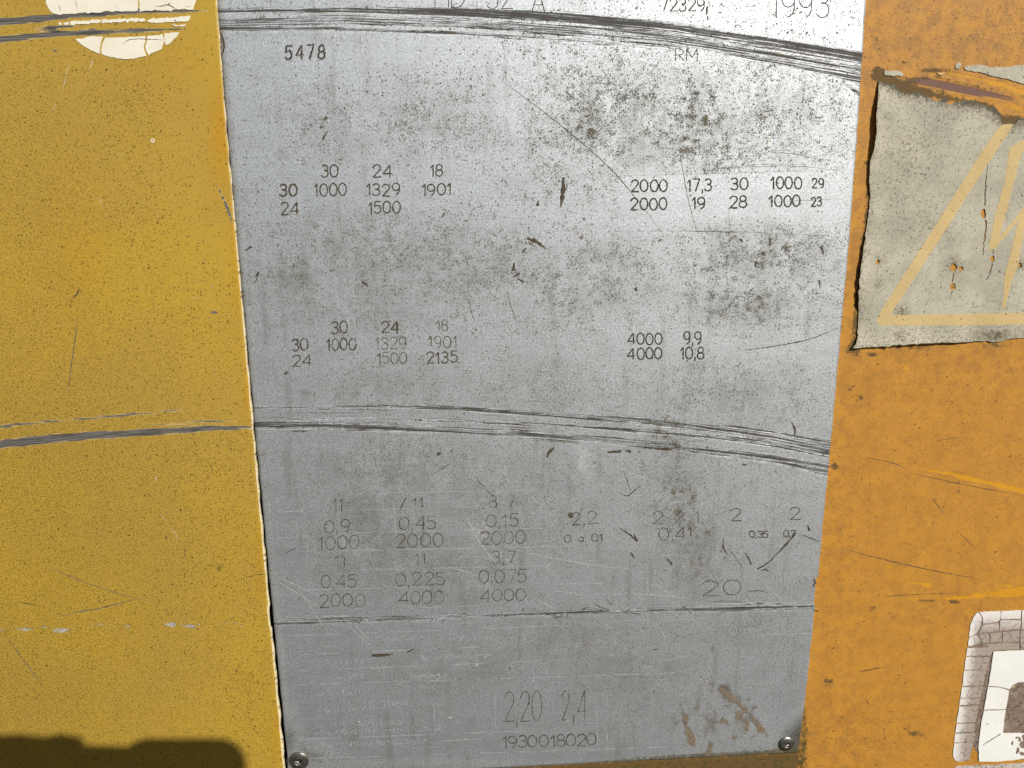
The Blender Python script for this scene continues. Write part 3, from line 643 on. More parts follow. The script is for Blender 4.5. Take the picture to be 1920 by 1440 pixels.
for a in [('11', 624, 643, 936, 957), ('/', 751, 761, 934, 955), ('11', 774, 794, 934, 954), ('3 7', 918, 964, 929, 952), ('0,9', 608, 656, 976, 999), ('0,45', 749, 818, 970, 994), ('0,15', 912, 972, 965, 988),
          ('2,2', 1071, 1119, 961, 984), ('2', 1224, 1243, 960, 983), ('x', 1268, 1284, 960, 977), ('1', 1304, 1312, 958, 980), ('1000', 598, 673, 1006, 1031), ('2000', 743, 830, 1002, 1027), ('2000', 901, 985, 997, 1021),
          ('0 a 01', 1058, 1130, 1003, 1017), ('0,41', 1236, 1297, 990, 1013), ('11', 628, 648, 1042, 1063), ('11', 778, 798, 1038, 1060), ('3,7', 922, 966, 1034, 1057), ('0,45', 603, 668, 1079, 1103), ('0,225', 742, 834, 1075, 1099), ('0,075', 898, 988, 1070, 1094),
          ('2000', 599, 684, 1115, 1139), ('4000', 748, 832, 1110, 1134), ('4000', 901, 986, 1106, 1128), ('20', 1316, 1389, 1089, 1117)]:
    write(*a, 1.7, I3 if a[1] < 1000 else I2, slope=-.03, wear=.25, name='engraved_number' if a[0] not in 'x/' else 'engraved_mark')
write('2', 1370, 1389, 954, 977, 1.8, I2); write('2', 1482, 1501, 952, 975, 1.8, I2)
write('0,35', 1405, 1441, 996, 1008, 2.0, I2, gap=.1); write('0,7', 1469, 1492, 995, 1007, 2.0, I2, gap=.1)
write('2,20', 946, 1016, 1297, 1353, 1.8, I3, slope=-.02, wear=.1); write('2,4', 1053, 1099, 1295, 1349, 1.8, I3, slope=-.02, wear=.15, gap=.3)
write('19300', 943, 1027, 1381, 1403, 2.1, I3, slope=-.04, wear=.1, gap=.1); write('18020', 1033, 1118, 1378, 1400, 2.1, I3, slope=-.04, wear=.1, gap=.1)

# ---- worn pale remains of the printed form: broken rules and illegible specks
gh = Strokes(PLATE_D - .004)
def rule(x0, y0, x1, y1, w=1.5, keep=.62):
    L = math.hypot(x1 - x0, y1 - y0); p = 0
    while p < L:
        l = rng.uniform(8, 42)
        if rng.random() < keep:
            q = min(L, p + l); a = np.array([x0, y0]) + np.array([x1 - x0, y1 - y0]) * p / L; b = np.array([x0, y0]) + np.array([x1 - x0, y1 - y0]) * q / L
            n = max(2, int((q - p) / 6)); gh.add(a + (b - a) * np.linspace(0, 1, n + 1)[:, None], w * rng.uniform(.5, 1.0), jit=.35, wob=.4, lift=.03)
        p += l * rng.uniform(.6, 1.2)
for r in [(455, 342, 900, 336), (650, 374, 800, 371), (517, 137, 645, 135), (675, 504, 730, 503), (690, 535, 815, 533), (660, 556, 930, 551), (660, 627, 1000, 620), (600, 661, 1110, 651), (690, 688, 1300, 674), (665, 718, 1090, 709), (665, 747, 1150, 736),
          (640, 869, 830, 866), (1010, 866, 1260, 858), (690, 925, 1020, 919), (520, 960, 900, 950), (600, 1001, 1030, 990), (600, 1034, 1100, 1023), (640, 1069, 1030, 1061), (560, 1106, 1130, 1094), (640, 1143, 900, 1136), (540, 1192, 1085, 1172), (560, 1228, 900, 1213), (560, 1258, 1060, 1237), (560, 1284, 1270, 1262), (560, 1386, 1120, 1366), (580, 1422, 1250, 1401), (1150, 1165, 1330, 1160), (1430, 1190, 1520, 1188),
          (503, 878, 537, 877), (508, 933, 535, 932), (1115, 1115, 1280, 1108), (1060, 625, 1170, 622), (1060, 652, 1170, 649)]: rule(*r)
for r in [(774, 590, 778, 650), (778, 687, 780, 755), (1052, 653, 1055, 742), (682, 655, 684, 706), (662, 260, 664, 470), (660, 490, 663, 580), (1022, 873, 1024, 960), (886, 960, 888, 1090), (1024, 960, 1026, 1120), (1025, 1167, 1026, 1400), (928, 1190, 929, 1395), (815, 1287, 814, 1365), (1118, 1300, 1120, 1400), (1221, 1290, 1226, 1372), (502, 830, 508, 970), (455, 250, 462, 420), (575, 1010, 580, 1095), (738, 940, 742, 1000), (895, 1225, 895, 1250), (999, 1250, 1000, 1280), (517, 128, 519, 137)]: rule(*r, keep=.55)
rule(500, 342, 553, 268, 2, .9); rule(520, 980, 522, 1010, 1.6, .9); rule(557, 980, 558, 1008, 1.6, .9); rule(522, 1010, 558, 1008, 1.6, .9); rule(472, 312, 502, 311, 2, .9); rule(470, 300, 472, 312, 2, .9); rule(502, 300, 503, 312, 2, .9)
def specks(x0, x1, y, h, n, slope=-.03):
    for _ in range(n):
        x = rng.uniform(x0, x1); yy = y + (x - x0) * slope + rng.uniform(-h / 2, h / 2); a = rng.choice([0, math.pi / 2, .8, 2.2]); l = rng.uniform(2, h * .6)
        gh.add([(x, yy), (x + l / 2 * math.cos(a), yy + l / 2 * math.sin(a)), (x + l * math.cos(a), yy + l * math.sin(a))], rng.uniform(.8, 1.5), jit=.3, lift=.03)
for a in [(448, 502, 131, 13, 34), (670, 845, 578, 8, 90), (915, 960, 575, 8, 10), (720, 920, 1198, 8, 40), (790, 920, 1232, 8, 50), (770, 835, 1268, 8, 40), (630, 680, 1268, 8, 20), (640, 760, 1356, 8, 40), (590, 840, 1372, 8, 70), (590, 800, 1396, 8, 70), (690, 770, 1318, 10, 30), (590, 720, 1330, 8, 30), (1000, 1060, 995, 40, 10), (640, 830, 870, 8, 18), (690, 840, 912, 6, 20), (480, 520, 325, 14, 10), (590, 660, 1300, 10, 16), (620, 700, 1240, 8, 16)]: specks(*a)
o = gh.build('worn_print', M['ghost'], plate); o['kind'] = 'stuff'

# ---- single scratches and dents on the plate
def scratch(pts, w, mat, parent=plate, name='scratch', d=PLATE_D, taper=.3, jit=.3, lift=.04):
    S = Strokes(d); S.add(smooth_poly(pts, 4), w, taper=taper, jit=jit, cap=False, lift=lift, wob=.5); return S.build(name, M[mat], parent)
for p, w in [([(938, 150), (1000, 195), (1082, 260), (1150, 322), (1205, 388), (1246, 442)], 1.5), ([(1272, 268), (1282, 330), (1292, 380), (1308, 440)], 1.1), ([(1382, 658), (1440, 651), (1510, 638), (1545, 626), (1578, 611)], 1.8), ([(1366, 392), (1368, 430)], 1.0),
             ([(950, 545), (960, 580), (970, 610)], 1.0), ([(1416, 221), (1435, 210), (1453, 206)], 1.3), ([(890, 893), (915, 922), (930, 935)], 1.2), ([(1168, 880), (1177, 905), (1184, 925)], 1.2), ([(704, 855), (706, 880)], 1.1), ([(815, 888), (845, 868)], 1.2), ([(792, 960), (794, 1010)], .9),
             ([(1156, 922), (1172, 929), (1180, 928), (1200, 910)], 2.2), ([(1493, 999), (1515, 1007), (1540, 1017)], 1.6), ([(1366, 1027), (1380, 1047), (1395, 1068)], 1.4), ([(1396, 1109), (1425, 1108), (1442, 1113)], 1.7), ([(1324, 1128), (1370, 1127), (1405, 1131)], 1.2), ([(1220, 1218), (1236, 1217)], 2.4),
             ([(1060, 1160), (1075, 1135)], 1.2), ([(1095, 948), (1080, 975)], 1.6), ([(880, 560), (885, 590), (896, 607)], .9), ([(740, 478), (752, 490)], 1.3), ([(1150, 488), (1158, 470)], 1.2), ([(530, 1040), (560, 1025)], 1.5), ([(1195, 720), (1210, 725)], 1.1), ([(1110, 1130), (1130, 1140), (1150, 1144)], 1.3), ([(1130, 1118), (1150, 1136)], 1.2)]:
    scratch(p, w, 'pits')
for p, w in [([(1290, 322), (1400, 313), (1500, 312), (1590, 322)], .8), ([(1330, 318), (1420, 309), (1520, 308)], .7), ([(1440, 285), (1500, 290), (1545, 304)], 1.0), ([(1150, 434), (1300, 433), (1450, 437), (1585, 444)], .8), ([(1280, 433), (1380, 436), (1390, 440)], 1.6), ([(1440, 380), (1580, 372)], .6), ([(1160, 330), (1300, 326), (1590, 318)], .6), ([(1420, 288), (1480, 282), (1550, 300)], .7)]:
    scratch(p, w, 'greyscr')
for p, w in [([(965, 1031), (1040, 1047), (1110, 1059), (1180, 1067)], 1.6), ([(1188, 1113), (1230, 1116), (1290, 1122)], 1.8), ([(1226, 1093), (1248, 1108), (1270, 1123)], 1.6), ([(515, 1078), (550, 1095), (600, 1118)], 1.6), ([(520, 1090), (570, 1120), (600, 1140)], 1.4), ([(560, 1105), (590, 1150), (612, 1182)], 1.2), ([(1040, 1108), (1070, 1112), (1100, 1118)], 1.4), ([(1000, 1120), (1045, 1145)], 1.5), ([(1440, 1102), (1455, 1115), (1470, 1128)], 1.5),
             ([(780, 820), (795, 860), (812, 905)], 1.2), ([(1060, 830), (1100, 848), (1130, 865), (1270, 920)], 1.3), ([(1005, 955), (1060, 918)], 1.3), ([(945, 870), (952, 900), (962, 910)], 2.2), ([(1000, 870), (1015, 890)], 1.3), ([(870, 1050), (855, 1085)], 1.2), ([(840, 1063), (885, 1075)], 1.5), ([(1230, 1170), (1245, 1190), (1256, 1208)], 1.2), ([(1128, 1350), (1138, 1375), (1138, 1410)], 1.3), ([(660, 1165), (690, 1200)], 1.2), ([(650, 1170), (700, 1215)], 1.0), ([(870, 960), (885, 990), (905, 1025), (940, 1068)], 3.0), ([(815, 1390), (900, 1385)], 1.1), ([(1240, 1240), (1300, 1228)], 1.0)]:
    scratch(p, w, 'brightscr')
def gouge(pts, w, mat='pits', d=PLATE_D, parent=plate): return scratch(pts, w, mat, parent, 'gouge', d, taper=.0, jit=.25)
for p, w in [([(1056, 332), (1056, 352), (1054, 372), (1051, 390)], [2, 9, 8, 1]), ([(1062, 342), (1063, 352)], [1, 2]), ([(1008, 386), (1009, 376)], [6, 2]), ([(988, 447), (1005, 453), (1023, 466)], [4, 8, 1]), ([(992, 455), (1003, 462)], [3, 1]), ([(980, 474), (986, 465)], [4, 2]), ([(828, 408), (833, 400)], [2, 5]),
             ([(964, 492), (962, 508)], [3, 6]), ([(962, 520), (974, 512)], [2, 4]), ([(970, 522), (982, 529)], [2, 3]), ([(1040, 520), (1055, 515)], [3, 1]), ([(1042, 516), (1050, 512)], [2, 1]), ([(1191, 540), (1194, 546)], [5, 6]), ([(679, 528), (690, 537)], [3, 2]), ([(1484, 790), (1490, 805), (1490, 820)], [1, 5, 2]), ([(1392, 870), (1400, 872)], [4, 2]),
             ([(820, 854), (824, 848)], [4, 6]), ([(1026, 858), (1028, 850), (1040, 838)], [2, 5, 1]), ([(1140, 848), (1165, 846)], [3, 6]), ([(1172, 845), (1183, 847)], [2, 5]), ([(1162, 990), (1180, 1002), (1196, 1015)], [1, 3, 4]), ([(1188, 1000), (1194, 1013)], [1, 3]), ([(1183, 1036), (1188, 1046)], [4, 2]), ([(1250, 1048), (1260, 1058)], [3, 6]), ([(1357, 1010), (1356, 1025), (1363, 1038)], [2, 3, 2]), ([(1397, 1037), (1405, 1050), (1409, 1060)], [2, 3, 2]),
             ([(1420, 1067), (1440, 1055), (1465, 1030), (1485, 1008), (1490, 998)], [3, 2, 2.5, 4, 4]), ([(1425, 1070), (1436, 1068), (1441, 1072)], [1, 4, 2]), ([(1514, 985), (1518, 995)], [2, 6]), ([(1066, 968), (1074, 965)], [9, 12]), ([(697, 1229), (716, 1229), (738, 1227)], [4, 6, 1]), ([(764, 1222), (778, 1216)], [4, 1]), ([(605, 262), (614, 246)], [5, 3]), ([(607, 225), (613, 220)], [4, 6]), ([(600, 240), (606, 237)], [4, 2]), ([(1326, 12), (1324, 22)], [4, 2]), ([(1327, 30), (1327, 38)], [2, 3]), ([(1475, 62), (1478, 60)], [5, 3]), ([(1388, 448), (1392, 455)], [6, 3]), ([(1443, 446), (1444, 460)], [4, 3]), ([(1540, 462), (1544, 475)], [5, 3]), ([(1430, 472), (1432, 480)], [5, 3]), ([(1418, 490), (1416, 502)], [4, 2]), ([(1536, 525), (1538, 542)], [3, 2]), ([(820, 1272), (822, 1269)], [4, 3]), ([(955, 1254), (956, 1251)], [3, 3]), ([(850, 842), (842, 850)], [1.5, 1.5]),
             ([(478, 520), (485, 510), (478, 530)], [2, 3, 1]), ([(472, 462), (460, 470)], [4, 2]), ([(535, 698), (538, 702)], [7, 5]), ([(414, 60), (420, 85), (416, 105)], [3, 5, 2]), ([(1525, 1085), (1529, 1092), (1524, 1100)], [2, 3, 3])]:
    gouge(p, w)
for _ in range(46):
    x = rng.uniform(520, 1522); y = float(bandY[2](x)) + rng.normal(0, 4); l = rng.uniform(4, 22); k = rng.normal(0, 4)
    scratch([(x, y), (x + l / 2, y + k), (x + l, y + rng.normal(0, 2.5) - l * .03)], rng.uniform(.8, 2.2), 'pits' if rng.random() < .75 else 'brightscr')
for _ in range(90):
    b_ = int(rng.random() < .5); x0, x1 = ((411, 1600) if b_ == 0 else (480, 1550)); x = x0 + (x1 - x0) * rng.random() ** .8
    y = float(bandY[b_](x)) + rng.uniform(-22, 24); l = rng.uniform(20, 120); x2 = min(x + l, x1 + 8); off = y - float(bandY[b_](x)); xs_ = np.linspace(x, x2, 8)
    scratch([(q, float(bandY[b_](q)) + off + rng.normal(0, .3)) for q in xs_], rng.uniform(.7, 2.4), 'pits' if rng.random() < (.8 if x < 1250 else .55) else 'brightscr')
# fresh bright pips
for x, y in [(894, 1246), (1065, 1350), (822, 1271), (845, 1345)]: scratch([(x - 3, y), (x, y + 1), (x + 3, y - 1)], 4, 'brightscr', taper=0)

# ---- scratches on the door and on the orange panel
for p, w, mt in [([(145, 590), (140, 640), (133, 690), (128, 738)], 1.8, 'greyscr'), ([(148, 538), (147, 548), (136, 561)], 2.4, 'pits'), ([(105, 1157), (150, 1147), (190, 1140), (260, 1122)], 2.0, 'greyscr'), ([(30, 1127), (80, 1138)], 1.2, 'pits'), ([(10, 1190), (40, 1232), (80, 1286)], 1.4, 'greyscr'), ([(80, 1060), (160, 1092), (230, 1115), (290, 1130)], 1.1, 'greyscr'), ([(460, 1083), (480, 1078), (498, 1076)], 1.5, 'pits'), ([(310, 1003), (312, 1012)], 2.5, 'pits'), ([(346, 1022), (347, 1048)], 1.4, 'pits'),
                 ([(175, 108), (168, 132)], 2.2, 'creamscr'), ([(131, 113), (122, 150), (117, 172)], 1.4, 'creamscr'), ([(105, 190), (98, 215)], 1.0, 'creamscr'), ([(188, 367), (189, 385)], 1.6, 'creamscr'), ([(215, 289), (232, 290)], 1.4, 'creamscr'), ([(298, 962), (312, 978)], 1.5, 'creamscr'), ([(320, 990), (330, 1003), (336, 1013)], 1.6, 'creamscr'), ([(360, 557), (374, 560)], 1.3, 'creamscr'), ([(291, 890), (294, 905)], 1.3, 'creamscr'), ([(98, 92), (108, 98)], 5, 'greyscr'), ([(393, 586), (410, 585)], 4, 'greyscr')]:
    scratch(p, w, mt, door, 'scratch', DOOR_D)
# ring chip
S = Strokes(DOOR_D); S.add([(286.5 + 3 * math.cos(a), 263.5 + 3 * math.sin(a)) for a in np.linspace(0, 6.3, 14)], 1.5, cap=False, wob=.1); S.build('paint_chip', M['letterwhite'], door)
for p, w, mt in [([(1575, 1027), (1630, 1042), (1690, 1057), (1760, 1072), (1838, 1086)], 1.4, 'pits'), ([(1610, 1260), (1645, 1253), (1660, 1250)], 1.6, 'pits'), ([(1745, 930), (1760, 950), (1772, 965)], 1.3, 'pits'), ([(1795, 995), (1818, 1018), (1830, 1030)], 1.1, 'pits'), ([(1622, 858), (1665, 866), (1700, 878)], 1.2, 'pits'), ([(1700, 885), (1790, 905), (1920, 930)], 1.1, 'pits'), ([(1750, 828), (1795, 820)], .9, 'pits'), ([(1623, 1310), (1632, 1325)], 1.6, 'pits'), ([(1640, 1120), (1730, 1114), (1800, 1112)], 1.0, 'pits'), ([(1645, 100), (1650, 88)], 1.2, 'pits')]:
    scratch(p, w, mt, panel, 'scratch', 0)

# ---- rivets at the plate's lower corners
def lathe(cx, cy, cd, prof, n, sq=1.0):
    """prof: (radius mm, height mm)"""
    c = P(cx, cy, cd); V = []; Fc = []
    for r, h in prof:
        for i in range(n):
            a = 2 * math.pi * i / n; V.append((c[0] + r * .001 * math.cos(a), c[1] - h * .001, c[2] + r * .001 * math.sin(a)))
    for k in range(len(prof) - 1):
        for i in range(n):
            j = (i + 1) % n; Fc.append((k * n + i, k * n + j, (k + 1) * n + j, (k + 1) * n + i))
    return V, Fc
for cx, cy, rr in [(560, 1426, 5.9), (1474, 1394, 4.9)]:
    V, Fc = lathe(cx, cy, PLATE_D - .3, [(rr, 0), (rr, .35), (rr * .93, .75), (rr * .75, 1.15), (rr * .5, 1.4), (rr * .38, 1.45), (rr * .32, 1.3), (rr * .28, .4)], 40)
    rv = obj('rivet', V, Fc, M['rivet'], plate, smooth=True)
    V, Fc = lathe(cx, cy, PLATE_D - .3, [(rr * .29, .2), (rr * .29, .5)], 24); Fc.append(tuple(range(24, 48)))
    obj('rivet_hole', V, Fc, M['hole'], rv)
    V, Fc = lathe(cx - (2 if cx < 1000 else -1), cy + 3, PLATE_D - .3, [(rr * .21, .3), (rr * .21, .85), (rr * .16, 1.25), (rr * .06, 1.35)], 18); Fc.append(tuple(range(54, 72)))
    obj('mandrel', V, Fc, M['mandrel'], rv, smooth=True)
    S = Strokes(PLATE_D - .25); S.add([(cx + rr * 3.62 * math.cos(a), cy + rr * 3.5 * math.sin(a)) for a in np.linspace(1.2, 5.6, 40)], 3.0, jit=.3); S.build('dark_ring', M['hole'], plate)  # near-black open ring around each rivet

# ================================================================== STICKERS
def inside(px, py, poly):
    poly = np.asarray(poly, float); c = np.zeros(np.shape(px), bool); n = len(poly)
    for i in range(n):
        x1, y1 = poly[i]; x2, y2 = poly[(i + 1) % n]
        if y1 == y2: continue
        c ^= ((y1 > py) != (y2 > py)) & (px < (x2 - x1) * (py - y1) / (y2 - y1) + x1)
    return c
def ragged(poly, step=5., amp=.8):
    poly = np.asarray(poly, float); out = []
    for i in range(len(poly)):
        a, b = poly[i], poly[(i + 1) % len(poly)]; L = np.hypot(*(b - a)); n = max(1, int(L / step))
        nr = np.array([-(b - a)[1], (b - a)[0]]) / max(L, 1e-6)
        for k in range(n): out.append(a + (b - a) * k / n + nr * (rng.normal(0, amp) if k else 0))
    return np.array(out)
def film(name, poly, mat, parent, dfun, back=0.02, holes=(), sp=14., attr=None, top_only=False):
    """thin film: outline (pixels) with holes, its height given by dfun(px,py) in mm; real thickness down to `back` below it"""
    rings = [np.asarray(poly, float)] + [np.asarray(h, float) for h in holes]
    pts = []; edges = []
    for r in rings:
        i0 = len(pts); pts += [tuple(p) for p in r]; edges += [(i0 + i, i0 + (i + 1) % len(r)) for i in range(len(r))]
    lo = rings[0].min(0); hi = rings[0].max(0)
    gx, gy = np.meshgrid(np.arange(lo[0] + sp / 2, hi[0], sp), np.arange(lo[1] + sp / 2, hi[1], sp)); gx = (gx + rng.uniform(-sp / 4, sp / 4, gx.shape)).ravel(); gy = (gy + rng.uniform(-sp / 4, sp / 4, gy.shape)).ravel()
    ok = inside(gx, gy, rings[0])
    for h in rings[1:]: ok &= ~inside(gx, gy, h)
    pts += list(zip(gx[ok], gy[ok]))
    vo, _, fo = delaunay_2d_cdt([Vector(p) for p in pts], edges, [], 0, 1e-4)[:3]
    vo = np.array([(v.x, v.y) for v in vo]); fo = np.array([f for f in fo if len(f) == 3])
    c = vo[fo].mean(1); k = inside(c[:, 0], c[:, 1], rings[0])
    for h in rings[1:]: k &= ~inside(c[:, 0], c[:, 1], h)
    fo = fo[k]
    ar = (vo[fo[:, 1], 0] - vo[fo[:, 0], 0]) * (vo[fo[:, 2], 1] - vo[fo[:, 0], 1]) - (vo[fo[:, 2], 0] - vo[fo[:, 0], 0]) * (vo[fo[:, 1], 1] - vo[fo[:, 0], 1])
    fo[ar > 0] = fo[ar > 0][:, ::-1]            # counter-clockwise seen from the front (pixel y runs down)
    d = dfun(vo[:, 0], vo[:, 1]); V = P(vo[:, 0], vo[:, 1], d)
    Fc = [tuple(int(q) for q in f) for f in fo]
    ed = {}
    for f in Fc:
        for a, b in ((f[0], f[1]), (f[1], f[2]), (f[2], f[0])): ed[(a, b)] = ed.get((a, b), 0) + 1
    n0 = len(V)
    if not top_only:
        V2 = V.copy(); V2[:, 1] += back * .001; V = np.concatenate([V, V2])
        Fc2 = [(f[2] + n0, f[1] + n0, f[0] + n0) for f in Fc]
        for (a, b) in list(ed):
            if (b, a) not in ed: Fc2.append((b, a, a + n0, b + n0))
        Fc = Fc + Fc2
    at = None
    if attr is not None:
        a = attr(vo[:, 0], vo[:, 1]); at = {'wear': np.concatenate([a, a]) if not top_only else a}
    o = obj(name, V, Fc, mat, parent, attrs=at)
    return o
def disc(x, y, rx, ry=None, n=14, j=.12):
    ry = ry or rx
    return [(x + rx * (1 + rng.normal(0, j)) * math.cos(a), y + ry * (1 + rng.normal(0, j)) * math.sin(a)) for a in np.linspace(0, 2 * math.pi, n, endpoint=False)]
def crackpoly(pts, w):
    q = smooth_poly(pts, 5); n = len(q); tg = np.gradient(q, axis=0); tg /= np.hypot(tg[:, 0], tg[:, 1])[:, None]; nr = np.stack([-tg[:, 1], tg[:, 0]], -1)
    ww = np.interp(np.linspace(0, 1, n), np.linspace(0, 1, len(w)), w) * .5 * (1 + rng.normal(0, .15, n)).clip(.6, 1.5)
    q = q + nr * rng.normal(0, .5, n)[:, None]
    return list(q + nr * ww[:, None]) + list((q - nr * ww[:, None])[::-1])

stk = thing('warning_sticker', 'torn cream sticker with a faded orange triangle and lightning bolt, peeling off the orange panel', 'sticker', tuple(P(1760, 640, 0)))
edgeL = interp([(140, 1648), (180, 1646.5), (221, 1643.5), (251, 1643.8), (277, 1640), (300, 1632), (334, 1630), (360, 1631), (390, 1630), (411, 1626.7), (457, 1620.4), (490, 1616), (532, 1611), (577, 1610), (609, 1609), (640, 1607), (660, 1600)])
liftA = interp([(150, .2), (190, 2.2), (240, 3.2), (280, 2.8), (300, 1.2), (330, 1.3), (355, .9), (372, .25), (430, .3), (460, 1.5), (520, 2.2), (572, 1.8), (582, .3), (612, .4), (640, .9)])
liftB = interp([(1598, .9), (1650, 1.6), (1740, 2.2), (1800, 1.6), (1840, .5), (1870, .4), (1920, .4), (2400, .3)])
edgeB = interp([(1598, 653), (1647, 650.5), (1733, 644), (1802, 642), (1872, 638), (1920, 633), (2330, 618)])
def dstk(px, py):
    d = .45 + .08 * np.sin(px * .05) * np.sin(py * .043)
    d = d + liftA(py) * .8 * np.exp(-((px - edgeL(py)) / 13).clip(0) ** 1.3) + liftB(px) * np.exp(-((edgeB(px) - py) / 12).clip(0) ** 1.3)
    d = d + .5 * np.exp(-((px - 1668) / 8) ** 2 - ((py - 210) / 12) ** 2)
    return d
outline = [(1647.8, 152), (1665, 158), (1680, 160), (1686, 170), (1704, 176), (1721, 171), (1732, 178), (1747, 185), (1757, 190), (1774, 182), (1777, 195), (1784, 196), (1791, 191), (1820, 188), (1848, 197), (1853, 203), (1867, 201), (1877, 217), (1881, 231), (1905, 230), (1912, 221), (1930, 222), (2040, 250), (2330, 330)]
outline += [(2335, 619)] + [(x, edgeB(x) + (3 if 1862 < x < 1880 else 0)) for x in (2200, 2060, 1920, 1905, 1890, 1876, 1872, 1864, 1840, 1820, 1812, 1800, 1760, 1733, 1700, 1647, 1615)] + [(1598.5, 653)]
outline += [(edgeL(y), y) for y in (645, 635, 609, 600, 590, 577, 555, 532, 510, 490, 470, 457, 434, 411, 390, 375, 360, 347, 334, 318, 300, 288, 277, 263, 251, 236, 221, 200, 180, 165)]
holes = [disc(1646, 491, 4, 4.5), disc(1788, 502, 6.5), disc(1802, 504, 5.5, 3.5), disc(1787, 537, 6), crackpoly([(1788, 511), (1787, 520), (1785, 529)], [2.2, 2.2]), crackpoly([(1786, 545), (1783, 552), (1780, 561)], [1.6, .6]),
         crackpoly([(1853, 308), (1850, 330), (1848, 355), (1846, 385)], [1, 2, 2.4]), disc(1844, 401, 5, 9), crackpoly([(1848, 412), (1849, 430), (1845, 455), (1844, 479)], [2.5, 2.5, 1]),
         crackpoly([(1862, 467), (1862, 476)], [1, 2]), disc(1861, 485, 4, 7), crackpoly([(1860, 494), (1857, 508), (1850, 525)], [2.4, 2, 1.2]), disc(1913, 497, 3, 5), crackpoly([(1872, 508), (1875, 512)], [2, 2])]
def wear_s(px, py):
    tear = np.interp(px, [1648, 1690, 1732, 1790, 1850, 1881, 1905, 1930, 2330], [153, 172, 178, 191, 200, 231, 230, 222, 330])
    a = np.zeros((len(px), 3), np.float32)
    a[:, 0] = np.clip(np.maximum.reduce([.85 * np.exp(-((py - tear) / 14).clip(0) ** 1.2), .45 * np.exp(-((edgeB(px) - py) / 22).clip(0) ** 1.5), .45 * np.exp(-((px - edgeL(py)) / 6).clip(0)),
        blob(px, py, [(1790, 495, 16, 14, .55), (1690, 585, 12, 10, .8), (1650, 532, 7, 7, .8), (1865, 628, 40, 10, .85), (1690, 630, 16, 9, .75), (1650, 486, 8, 8, .6), (1740, 420, 60, 50, .22), (1700, 300, 70, 90, .22), (1914, 497, 8, 12, .8), (1740, 250, 40, 40, .2)])]), 0, 1)
    return a
film('sticker_sheet', ragged(outline, 6, .7), M['vinyl'], stk, dstk, .35, holes, 9., attr=wear_s)
up = lambda px, py: dstk(px, py) + .05
def printed(name, poly, hl=()): return film(name, ragged(poly, 7, .35), M['print'], stk, up, .04, hl, 11.)
# triangle: one closed ring with rounded corners (right half lies outside the picture)
tri = [(1650, 610), (1646, 606), (1644, 600), (1646, 594), (1652, 583), (1700, 508), (1760, 413), (1820, 318), (1850, 270), (1874, 238), (1882, 233), (1900, 233), (1886, 256), (1871, 279), (1840, 326), (1780, 420), (1720, 513), (1669, 591),
       (1800, 589), (1920, 586), (2100, 581), (2245, 577), (2150, 425), (2050, 280), (2078, 278), (2180, 420), (2285, 586), (2280, 603), (2100, 605), (1920, 608), (1800, 610)]
printed('triangle_outline', tri)
bolt = [(1893, 278), (1918, 262), (1990, 262), (1985, 280), (1916, 284), (1912, 300), (1890, 385), (1874, 445), (1920, 388), (1960, 345), (1972, 350), (1926, 405), (1908, 500), (1899, 520), (1884, 581), (1880, 577), (1883, 520), (1896, 470), (1910, 412), (1866, 466), (1857, 469), (1854, 464), (1866, 405), (1884, 340)]
printed('lightning_bolt', bolt)
fr = lambda px, py: .4 + 0 * px
film('sticker_fragment', ragged([(1808, 126), (1815, 123), (1830, 122), (1848, 123), (1860, 127), (1880, 126), (1920, 121), (2330, 105), (2330, 240), (2060, 192), (1920, 157), (1900, 152), (1885, 147), (1862, 143), (1840, 136), (1810, 131)], 6, .6), M['vinyl'], stk, fr, .35, sp=16)
film('sticker_fragment', ragged([(1659, 131), (1668, 134), (1676, 132), (1686, 133), (1695, 138), (1692, 143), (1672, 142), (1659, 141)], 3, .7), M['vinyl'], stk, fr, .35, sp=6)
film('sticker_fragment', ragged([(1791, 124), (1798, 117), (1803, 119), (1800, 128), (1793, 129)], 3, .6), M['vinyl'], stk, fr, .35, sp=6)
film('sticker_fragment', ragged([(1757, 137), (1768, 136.5), (1772, 139), (1765, 141)], 3, .4), M['print'], stk, fr, .3, sp=6)

# ---- round white sticker on the door
rs = thing('round_sticker', 'cracked round white sticker cut through by the topmost gouge on the yellow door', 'sticker', tuple(P(225, 110, DOOR_D)))
fd = lambda px, py: DOOR_D + .25 + .05 * np.sin(px * .11 + py * .07)
def flake(poly, mat='white', nm='sticker_piece', step=5, amp=.7): return film(nm, ragged(poly, step, amp), M[mat], rs, fd, .2, sp=12)
flake([(62, -90), (110, -140), (225, -165), (330, -140), (372, -95), (374, -40), (368, 0), (362, 18), (340, 17), (310, 20), (280, 20), (262, 22), (261, -20), (258, -60), (262, -90), (180, -95)], amp=.9)
flake([(60, -88), (178, -92), (258, -87), (254, -60), (258, -20), (258, 20), (240, 21), (215, 21), (195, 21), (180, 24), (150, 24), (130, 26), (108, 27), (95, 22), (86, 5), (76, -20), (66, -50)], amp=.9)
flake([(131, 41), (138, 39), (150, 40), (165, 38), (188, 37), (189, 42), (160, 45), (133, 47)], step=3, amp=.8)
flake([(109, 43), (113, 41), (116, 46), (112, 48)], step=3, amp=.3); flake([(118, 43), (128, 41), (129, 46), (121, 47)], step=3, amp=.4)
flake([(190, 37), (210, 36), (230, 35), (250, 34), (271, 35), (272, 40), (230, 41), (191, 43)], step=3, amp=.9)
flake([(274, 39), (285, 34), (300, 34), (330, 32), (356, 29), (355, 36), (350, 40), (320, 41), (295, 43), (282, 42)], step=3, amp=.6)
flake([(321, 45), (335, 48), (349, 46), (347, 49), (330, 50)], step=4, amp=.4)
